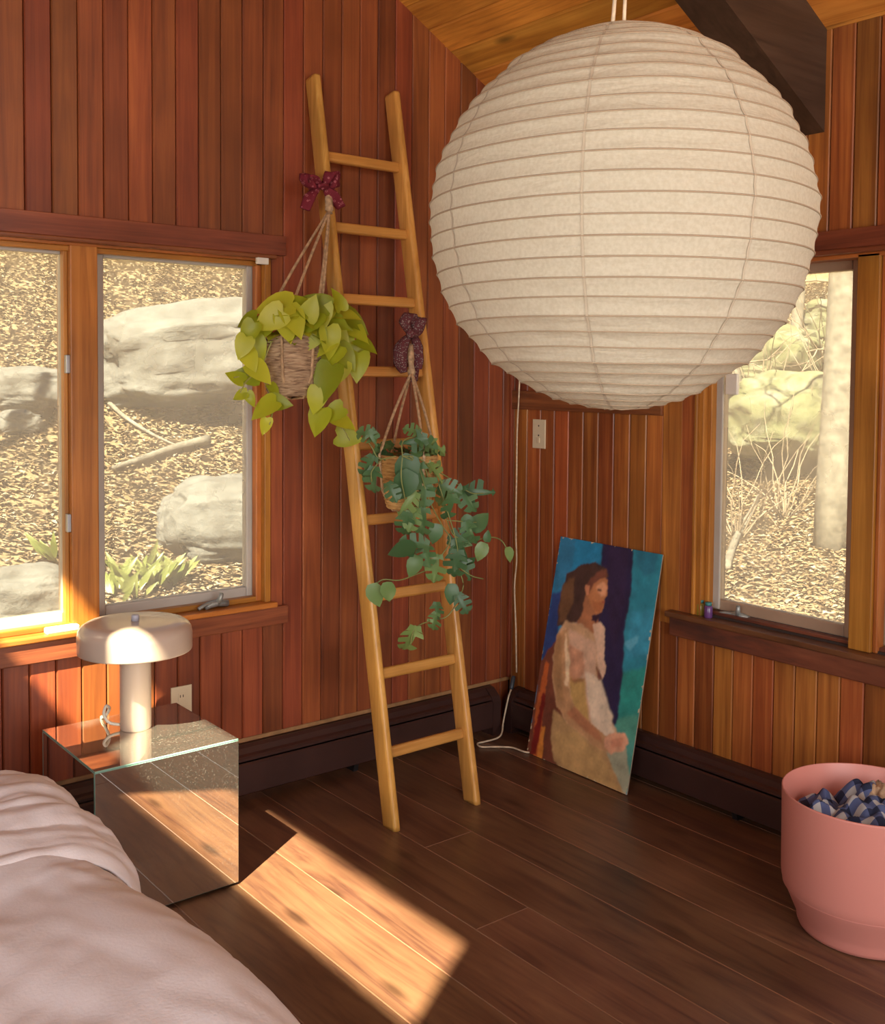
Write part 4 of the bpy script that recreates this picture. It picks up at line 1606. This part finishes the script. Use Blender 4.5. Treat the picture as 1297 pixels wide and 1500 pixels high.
# picked spots: pixel of the leaf's middle, length in pixels, heading of the tip in degrees (0 = right, 90 = down)
spots = [(402, 448, 44, 175), (421, 479, 40, 70), (438, 457, 38, 100), (464, 443, 40, 200), (466, 466, 44, 95), (497, 440, 30, 260), (452, 494, 46, 120), (468, 490, 34, 60), (490, 470, 38, 20), (497, 488, 36, 40),
         (516, 467, 40, 20), (521, 484, 36, 30), (537, 505, 34, 25), (481, 522, 46, 140), (507, 524, 38, 50), (524, 536, 36, 95), (497, 546, 34, 110), (478, 560, 46, 110), (362, 470, 30, 160), (364, 488, 34, 120),
         (356, 508, 32, 110), (379, 510, 28, 70), (366, 526, 32, 60), (381, 545, 34, 40), (361, 549, 30, 190), (345, 552, 22, 210), (352, 579, 20, 160), (367, 584, 18, 60), (402, 574, 24, 50), (387, 598, 34, 150),
         (410, 590, 26, 10), (389, 624, 24, 100), (464, 586, 36, 100), (466, 617, 36, 110), (488, 605, 32, 150), (503, 617, 32, 20), (511, 641, 34, 10), (395, 468, 38, 150), (384, 482, 36, 130), (415, 455, 38, 190),
         (432, 470, 40, 60), (448, 472, 42, 140), (478, 455, 40, 330), (484, 500, 40, 80), (508, 500, 38, 60), (470, 508, 36, 150), (505, 460, 36, 0), (440, 445, 34, 230), (455, 452, 34, 290), (420, 446, 32, 250), (530, 520, 30, 80)]
for i, (x, y, s, a) in enumerate(spots):
    trailing = y > 560 or x < 385
    yy = 2.93 - random.uniform(.10, .15) + (.03 if trailing else 0) + (abs(x - 450) / 100) * .04
    sz = s / F * 3.35 * random.uniform(1.06, 1.3)
    ang = math.radians(a)
    d = RT * math.cos(ang) + DN * math.sin(ang)
    pm = on_y(x, y, yy)
    d = (d + VIEW(pm) * random.uniform(-.1, .35)).normalized()
    face = VIEW(pm) * 1.0 + Vector((0, 0, random.uniform(.1, .9))) + Vector((random.uniform(-.6, .6), random.uniform(-.5, .3), random.uniform(-.2, .3)))
    place_leaf(pothos, HEART if random.random() < .7 else HEART2, M['lime'], pm - d * sz * .45, d, face, sz)
for i in range(34):                                     # crown seen from every side
    a = random.uniform(0, 2 * math.pi)
    r = random.uniform(.02, .12)
    b = P1 + Vector((r * math.cos(a), r * math.sin(a) * .9, H1 + random.uniform(.0, .05)))
    d = Vector((math.cos(a), math.sin(a), random.uniform(-.6, .3)))
    place_leaf(pothos, HEART, M['lime'], b, d, Vector((math.cos(a) * .5, math.sin(a) * .5, 1)), random.uniform(.065, .085))
tag(pothos, 'lime green trailing pothos in a seagrass basket hung on the ladder', 'plant')

# --- split leaf monstera
yp2 = 2.752
P2 = Vector((on_y(598, 700, yp2).x, yp2, on_y(598, 744, yp2).z))
H2 = .175
mon = empty('monstera', P2)
basket('basket', mon, .094, .066, H2, M['jute'], 15)
mv = [[(590, 668), (615, 672), (640, 700), (658, 770), (672, 788), (700, 790), (722, 787), (737, 794), (747, 815)], [(610, 670), (628, 730), (648, 770), (660, 790), (648, 812), (630, 832), (608, 842), (585, 850), (562, 849), (550, 858), (549, 872)],
      [(640, 700), (668, 790), (672, 830), (679, 858), (668, 885), (655, 903), (638, 908), (618, 914), (606, 924), (602, 945)], [(590, 668), (640, 690), (665, 705), (690, 722), (712, 722)], [(580, 668), (556, 672), (545, 655), (535, 640)],
      [(590, 668), (590, 648), (606, 640), (630, 648), (645, 655)], [(560, 672), (545, 690), (545, 705)], [(590, 668), (588, 700), (595, 740), (594, 770)], [(600, 668), (625, 690), (624, 730), (620, 765)], [(672, 830), (690, 843), (708, 848)], [(655, 762), (690, 765), (703, 765)]]
for v in mv:
    pts = [on_y(x, y, yp2 - .095 + .012 * math.sin(i * 1.7 + len(v))) for i, (x, y) in enumerate(v)]
    tube('vine', [p - P2 for p in smooth_path(pts, 5)], .0021, M['vine_dark'], mon, 6)
ms = [(538, 636, 34, 200, 0), (546, 641, 30, 60, 0), (539, 684, 40, 120, 0), (546, 702, 40, 100, 0), (604, 630, 30, 200, 0), (608, 646, 44, 170, 0), (627, 648, 44, 20, 0), (641, 652, 36, 20, 0), (617, 669, 40, 60, 0),
      (595, 690, 60, 110, 1), (618, 705, 58, 75, 0), (592, 712, 56, 120, 1), (622, 722, 54, 80, 0), (597, 736, 52, 130, 0), (619, 764, 48, 100, 0), (593, 768, 46, 105, 0), (604, 760, 40, 110, 0), (701, 721, 52, 0, 0), (683, 732, 48, 60, 0),
      (662, 743, 46, 90, 0), (660, 716, 44, 20, 0), (683, 766, 32, 120, 1), (703, 764, 42, 310, 1), (688, 780, 40, 70, 0), (673, 788, 40, 160, 0), (638, 782, 34, 100, 1), (608, 797, 48, 190, 0), (588, 804, 42, 175, 1), (624, 812, 40, 80, 0),
      (606, 829, 34, 120, 1), (638, 831, 44, 100, 0), (677, 810, 56, 70, 0), (668, 825, 48, 100, 0), (682, 832, 44, 60, 0), (705, 808, 34, 110, 1), (714, 786, 20, 270, 1), (747, 812, 26, 70, 1), (550, 872, 38, 75, 1), (569, 868, 32, 85, 1),
      (662, 870, 38, 90, 1), (678, 884, 36, 60, 0), (640, 895, 32, 90, 0), (636, 910, 34, 110, 0), (603, 938, 54, 105, 0), (575, 720, 34, 60, 0), (640, 690, 40, 40, 0), (650, 725, 40, 130, 0)]
random.seed(8)
for i, (x, y, s, a, kind) in enumerate(ms):
    yy = yp2 - random.uniform(.085, .13) - (.01 if y > 760 else 0)
    sz = s / F * 3.0 * random.uniform(.92, 1.1)
    ang = math.radians(a)
    pm = on_y(x, y, yy)
    d = (RT * math.cos(ang) + DN * math.sin(ang) + VIEW(pm) * random.uniform(-.1, .3)).normalized()
    face = VIEW(pm) + Vector((random.uniform(-.7, .5), random.uniform(-.4, .3), random.uniform(0, .8)))
    place_leaf(mon, OVAL if kind else LOBED[i % 4], M['green'], pm - d * sz * .5, d, face, sz)
for i in range(14):
    a = random.uniform(0, 2 * math.pi)
    b = P2 + Vector((.05 * math.cos(a), .05 * math.sin(a), H2 + random.uniform(-.01, .04)))
    d = Vector((math.cos(a), math.sin(a), random.uniform(-.7, .2)))
    if d.y > .2:
        d.y *= .3
    place_leaf(mon, LOBED[i % 4], M['green'], b, d, Vector((0, -.5, 1)), random.uniform(.06, .085))
tag(mon, 'dark green split leaf monstera trailing from a jute basket on the ladder', 'plant')


# --- macrame hangers
def hanger(name, top, knot, P, r_top, r_bot, H, angs, label):
    root = empty(name, P)
    q = lambda v: Vector(v) - P
    for a in angs:
        e = Vector((math.cos(a), math.sin(a), 0))
        pts = [q(knot), q(knot) * .5 + (e * (r_top + .004) + Vector((0, 0, H + .01))) * .5 + e * .006, e * (r_top + .006) + Vector((0, 0, H + .002)), e * ((r_top + r_bot) / 2 + .009) + Vector((0, 0, H * .35)), e * (r_bot * .8) + Vector((0, 0, -.004)), Vector((0, 0, -.007))]
        tube('strand', smooth_path(pts[:3], 5) + [Vector(p) for p in pts[3:]], .0048, M['rope'], root, 8)
    bm = bmesh.new()
    tp, kp = q(top), q(knot)
    add_tube(bm, [kp + Vector((0, 0, -.012)), kp, kp + (tp - kp) * .45, kp + (tp - kp) * .75, tp], lambda t: .0165 - .006 * t if t > .05 else .012, 12)
    new_obj('wrapped_knot', finish(bm, 'wrapped_knot', True), M['rope'], root)
    tag(root, label, 'plant hanger')
    return root


zk = 2.02
hanger('macrame_hanger', (1.930, lad_front(2.07) - .010, 2.07), (1.921, lad_front(2.0) - .020, 1.995), P1, .100, .072, H1, [2.6, 3.9, 4.9, .1], 'tan macrame hanger carrying the lime pothos basket')
kn2 = on_y(603, 545, 2.89)
tp2 = on_y(601, 505, 2.915)
hanger('macrame_hanger', tp2, kn2, P2, .094, .066, H2, [2.9, -.15, 4.6, 1.5], 'tan macrame hanger carrying the split leaf monstera basket')


# --- bandanas tied on the ladder
def bandana_mat(name, base, spot, spot2, scale):
    m, nt, p = mat_new(name)
    L = nt.links
    tc = N(nt, 'ShaderNodeTexCoord')
    vo = N(nt, 'ShaderNodeTexVoronoi')
    vo.inputs['Scale'].default_value = scale
    L.new(tc.outputs['Object'], vo.inputs['Vector'])
    L.new(ramp(nt, vo.outputs['Distance'], [(.0, base), (.16, base), (.22, spot), (.34, spot2), (.40, base)]), p.inputs['Base Color'])
    p.inputs['Roughness'].default_value = .85
    return m


M['red_bandana'] = bandana_mat('red_bandana', lin(.16, .008, .020), lin(.50, .16, .18), lin(.16, .008, .020), 70)
M['dark_bandana'] = bandana_mat('dark_bandana', lin(.10, .018, .022), lin(.42, .32, .26), lin(.03, .028, .05), 150)


def ribbon(bm, pts, widths, side, puff=.35, seed=0):
    """a gathered strip of cloth: closed flattened section swept along a path"""
    P = smooth_path(pts, 5)
    n = len(P)
    rings = []
    for i, p in enumerate(P):
        t = i / (n - 1)
        k = t * (len(widths) - 1)
        k0 = min(int(k), len(widths) - 2)
        w = widths[k0] + (widths[k0 + 1] - widths[k0]) * (k - k0)
        tg = (P[min(i + 1, n - 1)] - P[max(i - 1, 0)]).normalized()
        s = Vector(side) - tg * Vector(side).dot(tg)
        s.normalize()
        u = tg.cross(s)
        ring = []
        for a in range(14):
            an = 2 * math.pi * a / 14
            rr = 1 + .28 * math.sin(an * 3 + seed + t * 2) + .15 * noise.noise(Vector((an * 2, t * 6, seed)))
            ring.append(bm.verts.new(p + s * (w * math.cos(an) * rr) + u * (w * puff * math.sin(an) * rr)))
        rings.append(ring)
    for a, b in zip(rings[:-1], rings[1:]):
        for i in range(14):
            bm.faces.new((a[i], a[(i + 1) % 14], b[(i + 1) % 14], b[i]))
    bm.faces.new(rings[0])
    bm.faces.new(rings[-1])


def bow(name, c, rows, mat, label, side, wrap):
    root = empty(name, c)
    for nm, pts, wd, pf, sd in rows:
        bm = bmesh.new()
        ribbon(bm, [Vector(p) - Vector(c) for p in pts], wd, side, pf, sd)
        new_obj(nm, finish(bm, nm, True), mat, root)
    bm = bmesh.new()
    for w in wrap:
        add_tube(bm, [Vector(p) - Vector(c) for p in w], .011, 8)
    new_obj('band', finish(bm, 'band', True), mat, root)
    tag(root, label, 'bandana')


yb = lad_front(2.08)
g = lambda x, y, dy=0.0: on_y(x, y, yb - .020 + dy)
cb = g(472, 270)
x0, x1, zc = 1.925, 1.966, 2.085
wrapA = [[(x0 - .006, yb - .010, zc), (x1 + .002, yb - .010, zc + .004), (x1 + .006, yb + .078, zc + .004), (x0 - .008, yb + .078, zc), (x0 - .008, yb - .008, zc)]]
bow('bandana', cb, [
    ('knot', [g(466, 272, -.012), g(472, 272, -.018), g(479, 274, -.012)], [.010, .015, .010], .8, 1),
    ('loop', [g(470, 272, -.006), g(460, 262, -.020), g(449, 260, -.014), g(455, 272, -.004), g(468, 274, -.002)], [.008, .018, .022, .018, .010], .4, 2),
    ('loop', [g(476, 270, -.006), g(483, 256, -.020), g(490, 256, -.014), g(486, 272, -.004), g(476, 275, -.002)], [.008, .017, .020, .018, .010], .4, 3),
    ('tail', [g(466, 276, -.006), g(456, 288, -.012), g(447, 307, -.008)], [.009, .019, .016], .35, 4),
    ('tail', [g(478, 276, -.006), g(488, 288, -.014), g(500, 304, -.006)], [.010, .022, .015], .35, 5)],
    M['red_bandana'], 'dark red patterned bandana tied in a bow round the ladder rail', RT, wrapA)
zr = RUNGS[5]
yr = lad_front(zr) + .032
g2 = lambda x, y, dy=0.0: on_y(x, y, 2.912 + dy)
cb2 = g2(600, 500)
pc = on_y(603, 535, yr)
wrapB = [[(pc.x + .004, yr - .026, zr + .03), (pc.x + .004, yr - .004, zr + .044), (pc.x + .004, yr + .026, zr + .016), (pc.x + .004, yr + .020, zr - .028), (pc.x + .004, yr - .016, zr - .026), (pc.x + .004, yr - .028, zr + .026)]]
bow('bandana', cb2, [
    ('knot', [g2(596, 490, -.014), g2(603, 488, -.020), g2(610, 492, -.012)], [.012, .018, .012], .8, 6),
    ('loop', [g2(600, 488, -.006), g2(592, 472, -.020), g2(600, 462, -.014), g2(606, 476, -.004), g2(602, 488, -.002)], [.010, .018, .020, .016, .010], .5, 7),
    ('loop', [g2(604, 488, -.006), g2(614, 474, -.020), g2(617, 468, -.016), g2(612, 484, -.004), g2(604, 492, -.002)], [.010, .018, .018, .016, .010], .5, 8),
    ('tail', [g2(598, 492, -.006), g2(588, 508, -.012), g2(588, 530, -.010), g2(593, 545, -.006)], [.010, .021, .022, .012], .4, 9),
    ('tail', [g2(606, 492, -.004), g2(613, 508, -.012), g2(613, 528, -.010), g2(611, 540, -.006)], [.010, .018, .020, .014], .4, 10)],
    M['dark_bandana'], 'dark flecked bandana tied to a rung beside the monstera hanger', RT, wrapB)

# ------------------------------------------------------------------ outdoors
def ground_z(x, y):
    hy = .50 * max(0, y - 6.0) if y > 5.0 else 0
    hx = .42 * max(0, x - 6.2)
    a = math.log(math.exp(2.0 * hy) + math.exp(2.0 * hx)) / 2.0 - math.log(2) / 2
    return -.12 + a + .10 * noise.noise(Vector((x * .5, y * .5, 0))) + .05 * noise.noise(Vector((x * 1.7, y * 1.7, 4)))


def ground_mat():
    m, nt, p = mat_new('leaf_mould')
    L = nt.links
    tc = N(nt, 'ShaderNodeTexCoord')
    vo = N(nt, 'ShaderNodeTexVoronoi')
    vo.inputs['Scale'].default_value = 14
    L.new(tc.outputs['Object'], vo.inputs['Vector'])
    sp = N(nt, 'ShaderNodeSeparateColor')
    L.new(vo.outputs['Color'], sp.inputs[0])
    L.new(ramp(nt, sp.outputs[0], [(0, lin(.14, .095, .045)), (.5, lin(.18, .128, .067)), (1, lin(.2, .15, .085))]), p.inputs['Base Color'])
    p.inputs['Roughness'].default_value = .9
    return m


nx_, ny_ = 150, 150
gx, gy = np.linspace(-12, 30, nx_), np.linspace(-10, 30, ny_)
verts = [(x, y, ground_z(x, y) if not (XL - .6 < x < WB + .6 and YR - .6 < y < WA + .6) else -.45) for y in gy for x in gx]
faces = [(j * nx_ + i, j * nx_ + i + 1, (j + 1) * nx_ + i + 1, (j + 1) * nx_ + i) for j in range(ny_ - 1) for i in range(nx_ - 1)]
structure(new_obj('ground', mesh_from('ground', verts, faces, True), ground_mat()))


def leaf_litter():
    rng = random.Random(77)
    verts, faces, cols = [], [], []
    pal = [(.185, .135, .075), (.205, .158, .10), (.165, .108, .055), (.14, .085, .04), (.235, .20, .15), (.18, .12, .062)]
    n = 0

    def add(x, y):
        z = ground_z(x, y) + rng.uniform(.0, .022)
        L = rng.uniform(.020, .045)
        w = L * rng.uniform(.35, .6)
        a = rng.uniform(0, 2 * math.pi)
        ex = Vector((math.cos(a), math.sin(a), rng.uniform(-.25, .3))).normalized()
        ey = Vector((-math.sin(a), math.cos(a), rng.uniform(-.25, .3))).normalized()
        c = Vector((x, y, z))
        k = len(verts)
        up = Vector((0, 0, rng.uniform(.1, .4) * L))
        verts.extend([c - ex * L, c + ey * w + up, c + ex * L, c - ey * w + up])
        faces.append((k, k + 1, k + 2))
        faces.append((k, k + 2, k + 3))
        cl = pal[rng.randrange(6)]
        s = rng.uniform(.72, 1.25)
        cols.extend([(cl[0] * s, cl[1] * s, cl[2] * s, 1)] * 4)
    for _ in range(60000):                                  # seen through the gable window
        y = 5.2 + 8.5 * rng.random() ** .9
        a = rng.uniform(.02, .62)
        add(a * y, y)
    for _ in range(60000):                                  # seen through the right hand window
        x = 5.2 + 9.0 * rng.random() ** .9
        a = rng.uniform(.48, .86)
        add(x, a * x)
    me = mesh_from('leaf_litter', verts, faces)
    at = me.color_attributes.new('tint', 'FLOAT_COLOR', 'POINT')
    at.data.foreach_set('color', np.array(cols, dtype=np.float32).reshape(-1))
    m, nt, p = mat_new('dry_leaves')
    ca = N(nt, 'ShaderNodeVertexColor', layer_name='tint')
    nt.links.new(ca.outputs[0], p.inputs['Base Color'])
    p.inputs['Roughness'].default_value = .8
    o = new_obj('leaf_litter', me, m)
    tag(o, 'dry tan leaf litter covering the hillside outside the windows', 'leaf litter', kind='stuff')


leaf_litter()


def rock_mat(name, c1, c2, c3):
    m, nt, p = mat_new(name)
    L = nt.links
    tc = N(nt, 'ShaderNodeTexCoord')
    nz = N(nt, 'ShaderNodeTexNoise')
    nz.inputs['Scale'].default_value = 3.5
    nz.inputs['Detail'].default_value = 8
    nz.inputs['Roughness'].default_value = .65
    L.new(tc.outputs['Object'], nz.inputs['Vector'])
    L.new(ramp(nt, nz.outputs[0], [(.32, c1), (.5, c2), (.68, c3)]), p.inputs['Base Color'])
    p.inputs['Roughness'].default_value = .9
    bp = N(nt, 'ShaderNodeBump')
    bp.inputs['Strength'].default_value = .6
    bp.inputs['Distance'].default_value = .08
    L.new(nz.outputs[0], bp.inputs['Height'])
    L.new(bp.outputs[0], p.inputs['Normal'])
    return m


M['rock'] = rock_mat('pale_granite', lin(.065, .063, .058), lin(.10, .10, .096), lin(.13, .13, .125))
M['moss'] = rock_mat('mossy_granite', lin(.075, .085, .030), lin(.11, .115, .06), lin(.17, .165, .14))


def boulder(c, s, rz, seed, label, tilt=0.0, mat='rock'):
    bm = bmesh.new()
    bmesh.ops.create_icosphere(bm, subdivisions=5, radius=1)
    sd = Vector((seed * 5.3, seed * 2.1, seed))
    for v in bm.verts:
        d = v.co.normalized()
        k = 1 + .22 * noise.noise(d * 1.3 + sd) + .10 * noise.noise(d * 3.1 + sd) + .035 * noise.noise(d * 8 + sd)
        q = Vector((math.copysign(abs(d.x) ** .75, d.x), math.copysign(abs(d.y) ** .8, d.y), math.copysign(abs(d.z) ** .7, d.z))) * k
        st = q.z * 5.2 + 1.6 * noise.noise(d * 1.6 + sd) + .5 * q.x
        k2 = 1 + .075 * (abs((st % 1.0) - .5) * 2) ** .5
        q.x *= k2
        q.y *= k2
        v.co = Vector((q.x * s[0], q.y * s[1], q.z * s[2]))
    o = new_obj('boulder', finish(bm, 'boulder', True), M[mat])
    o.location = c
    o.rotation_euler = (0, tilt, rz)
    tag(o, label, 'boulder')


def on_hill(px, py):
    v = ray(px, py)
    t = 3.5
    for _ in range(600):
        p = EYE + v * t
        if p.z < ground_z(p.x, p.y):
            return p
        t += .03
    return p


def rock_at(px, py, wpx, hpx, seed, label, rz=0.0, tilt=0.0, sink=.25, depth=.7, mat='rock'):
    p = on_hill(px, py)
    dist = (p - EYE).dot(FW)
    w, h = wpx / F * dist / 2, hpx / F * dist / 2
    boulder((p.x, p.y, p.z + h * (1 - sink)), (w, w * depth, h), rz, seed, label, tilt, mat)


rock_at(290, 596, 285, 150, 1.0, 'large pale layered boulder on the leafy hillside outside the gable window', -.3, -.13, .0)
rock_at(38, 600, 130, 66, 2.2, 'low flat pale boulder on the hillside behind the mullion', -.35, 0, .1)
rock_at(345, 800, 210, 120, 3.7, 'pale sloping rock below the large boulder', -.5, 0, .35)
rock_at(28, 900, 160, 95, 5.1, 'broad pale rock outside, above the white crank cover', -.2, 0, .45)
rock_at(25, 632, 60, 34, 6.4, 'small pale stone under the low flat boulder', 0, 0, .2)
rock_at(1165, 665, 240, 130, 7.9, 'mossy rock ledge behind the bare tree outside', .3, 0, .2, mat='moss')
rock_at(1130, 560, 190, 90, 8.8, 'mossy ledge stone high on the slope behind the paper lantern', .3, 0, .2, mat='moss')
rock_at(1230, 520, 150, 90, 9.6, 'green mossy stone high up beside the bare tree', .1, 0, .2, mat='moss')

M['bark'] = plain('grey_bark', lin(.135, .122, .10), .9, noise_amt=.4, noise_scale=14, bump=.6, bump_scale=20)
M['twig'] = plain('pale_twig', lin(.19, .145, .10), .9, noise_amt=.2)


def bare_tree(base, h, r, seed, label, lean_=(0, 0), branches=9, low=.25):
    rnd = random.Random(seed)
    root = empty('tree', base)
    pts = [Vector((lean_[0] * t * h + .06 * math.sin(3 * t + seed) * h * .3, lean_[1] * t * h + .05 * math.cos(2.3 * t + seed) * h * .3, t * h)) for t in [i / 12 for i in range(13)]]
    pts = [p - pts[0] + Vector((0, 0, -.3 if i == 0 else 0)) for i, p in enumerate(pts)]
    tube('trunk', pts, lambda t: r * (1.15 - .75 * t), M['bark'], root, 14)
    for b in range(branches):
        t = low + (1 - low) * (b + rnd.random()) / branches
        k = min(int(t * 12), 11)
        p = pts[k] + (pts[k + 1] - pts[k]) * (t * 12 - k)
        a = rnd.uniform(0, 2 * math.pi)
        L = h * rnd.uniform(.18, .36)
        d = Vector((math.cos(a), math.sin(a), rnd.uniform(-.15, .6)))
        bm = bmesh.new()

        def grow(p, d, L, rr, depth):
            q = [p]
            for s in range(5):
                d = (d + Vector((rnd.uniform(-.35, .35), rnd.uniform(-.35, .35), rnd.uniform(-.25, .3)))).normalized()
                q.append(q[-1] + d * L / 5)
            add_tube(bm, q, lambda t: rr * (1 - .75 * t), 5, False)
            if depth:
                for s in range(3):
                    grow(q[rnd.randrange(1, 5)], (d + Vector((rnd.uniform(-1, 1), rnd.uniform(-1, 1), rnd.uniform(-.5, .7)))).normalized(), L * .55, rr * .5, depth - 1)
        grow(p, d.normalized(), L, r * .30 * (1.1 - t), 2)
        new_obj('branch', finish(bm, 'branch', True), M['twig'], root)
    tag(root, label, 'tree')


def tree_at(px, py, wpx, h, seed, label, lean_=(0, 0), branches=9, low=.25):
    p = on_hill(px, py)
    dist = (p - EYE).dot(FW)
    bare_tree((p.x, p.y, p.z), h, wpx / F * dist / 2, seed, label, lean_, branches, low)


tree_at(1218, 800, 48, 6.5, 1, 'pale bare tree trunk close outside the right window', (.02, .02), 10, .45)
tree_at(1090, 640, 14, 4.0, 2, 'thin bare sapling with crossing branches outside the right window', (-.1, .1), 10, .1)
tree_at(1160, 560, 16, 5.0, 3, 'slim bare tree high on the slope behind the mossy ledge', (.08, -.06), 10, .05)
tree_at(1268, 600, 20, 5.0, 4, 'bare tree beside the window mullion on the right hand slope', (-.1, .0), 9, .1)


bare_tree((-0.6, 6.6, ground_z(-0.6, 6.6)), 5.6, .10, 9, 'bare tree outside whose branches shade the large boulder', (.10, .06), 14, .35)


def shrub(px, py, n, hgt, seed, label):
    rnd = random.Random(seed)
    p = on_hill(px, py)
    root = empty('twiggy_shrub', (p.x, p.y, p.z))
    for i in range(n):
        a = rnd.uniform(0, 2 * math.pi)
        d = Vector((math.cos(a) * .5, math.sin(a) * .5, 1)).normalized()
        q = [Vector((0, 0, -.05))]
        for s in range(6):
            d = (d + Vector((rnd.uniform(-.35, .35), rnd.uniform(-.35, .35), rnd.uniform(-.25, .15)))).normalized()
            q.append(q[-1] + d * hgt / 6)
        tube('stem', q, lambda t: .008 * (1 - .8 * t), M['twig'], root, 5)
    tag(root, label, 'shrub')


shrub(1080, 790, 14, 1.1, 5, 'leafless shrub with arching twigs just outside the right window')
shrub(1150, 760, 12, 1.2, 6, 'leafless shrub in front of the pale tree trunk')
shrub(1180, 690, 12, 1.0, 12, 'leafless shrub growing at the foot of the mossy ledge')


shrub(1235, 640, 14, 1.6, 17, 'tall leafless shrub rising beside the pale tree trunk')
shrub(1110, 640, 14, 1.7, 19, 'tall leafless shrub arching in front of the mossy ledge stone')
shrub(1200, 560, 12, 1.6, 23, 'leafless shrub high on the slope above the mossy ledge')


def branch_on_ground(pix, r, label):
    pts = []
    for x, y in pix:
        p = on_hill(x, y)
        pts.append(p + Vector((0, 0, r * .8 + .03)))
    o = tube('fallen_branch', smooth_path(pts, 5), lambda t: r * (1 - .6 * t), M['bark'], None, 8)
    tag(o, label, 'branch')


branch_on_ground([(305, 655), (255, 668), (205, 685), (165, 698)], .045, 'thick fallen branch lying on the leaves below the large boulder')
branch_on_ground([(152, 590), (185, 620), (225, 645), (262, 662)], .022, 'thin fallen branch slanting down from the large boulder')
branch_on_ground([(1064, 842), (1078, 800), (1100, 760), (1112, 735)], .035, 'fallen branch among leaves outside the right window')

M['wild_green'] = leaf_mat('wild_green_blade', lin(.12, .14, .03), lin(.15, .18, .045), lin(.19, .20, .07), .3)
BLADE = leaf_mesh('blade', [(0, .0, 0), (.1, .06, .1), (.35, .13, .35), (.6, .11, .6), (.85, .05, .85), (1, 0, 1)], .35, .3)


def sprout(px, py, n, hgt, seed, label):
    rnd = random.Random(seed)
    p = on_hill(px, py)
    root = empty('leafy_sprout', (p.x, p.y, p.z))
    for i in range(n):
        a = rnd.uniform(0, 2 * math.pi)
        r = rnd.uniform(0, .10)
        b = p + Vector((r * math.cos(a), r * math.sin(a), rnd.uniform(0, hgt * .45)))
        d = Vector((math.cos(a) * .55, math.sin(a) * .55, rnd.uniform(.5, 1.2)))
        place_leaf(root, BLADE, M['wild_green'], b, d, VIEW(p) + Vector((rnd.uniform(-.6, .6), 0, .5)), hgt * rnd.uniform(.5, .9), 'blade')
    tag(root, label, 'plant', 'green sprouts outside the gable window')


for i, (x, y) in enumerate([(178, 868), (202, 876), (222, 868), (240, 862), (258, 852), (168, 880), (212, 850), (88, 835)]):
    sprout(x, y, 11, .22, 40 + i, 'green leafy sprout pushing through the leaves outside the window sill' if i < 7 else 'lone green sprout outside beside the broad pale rock')
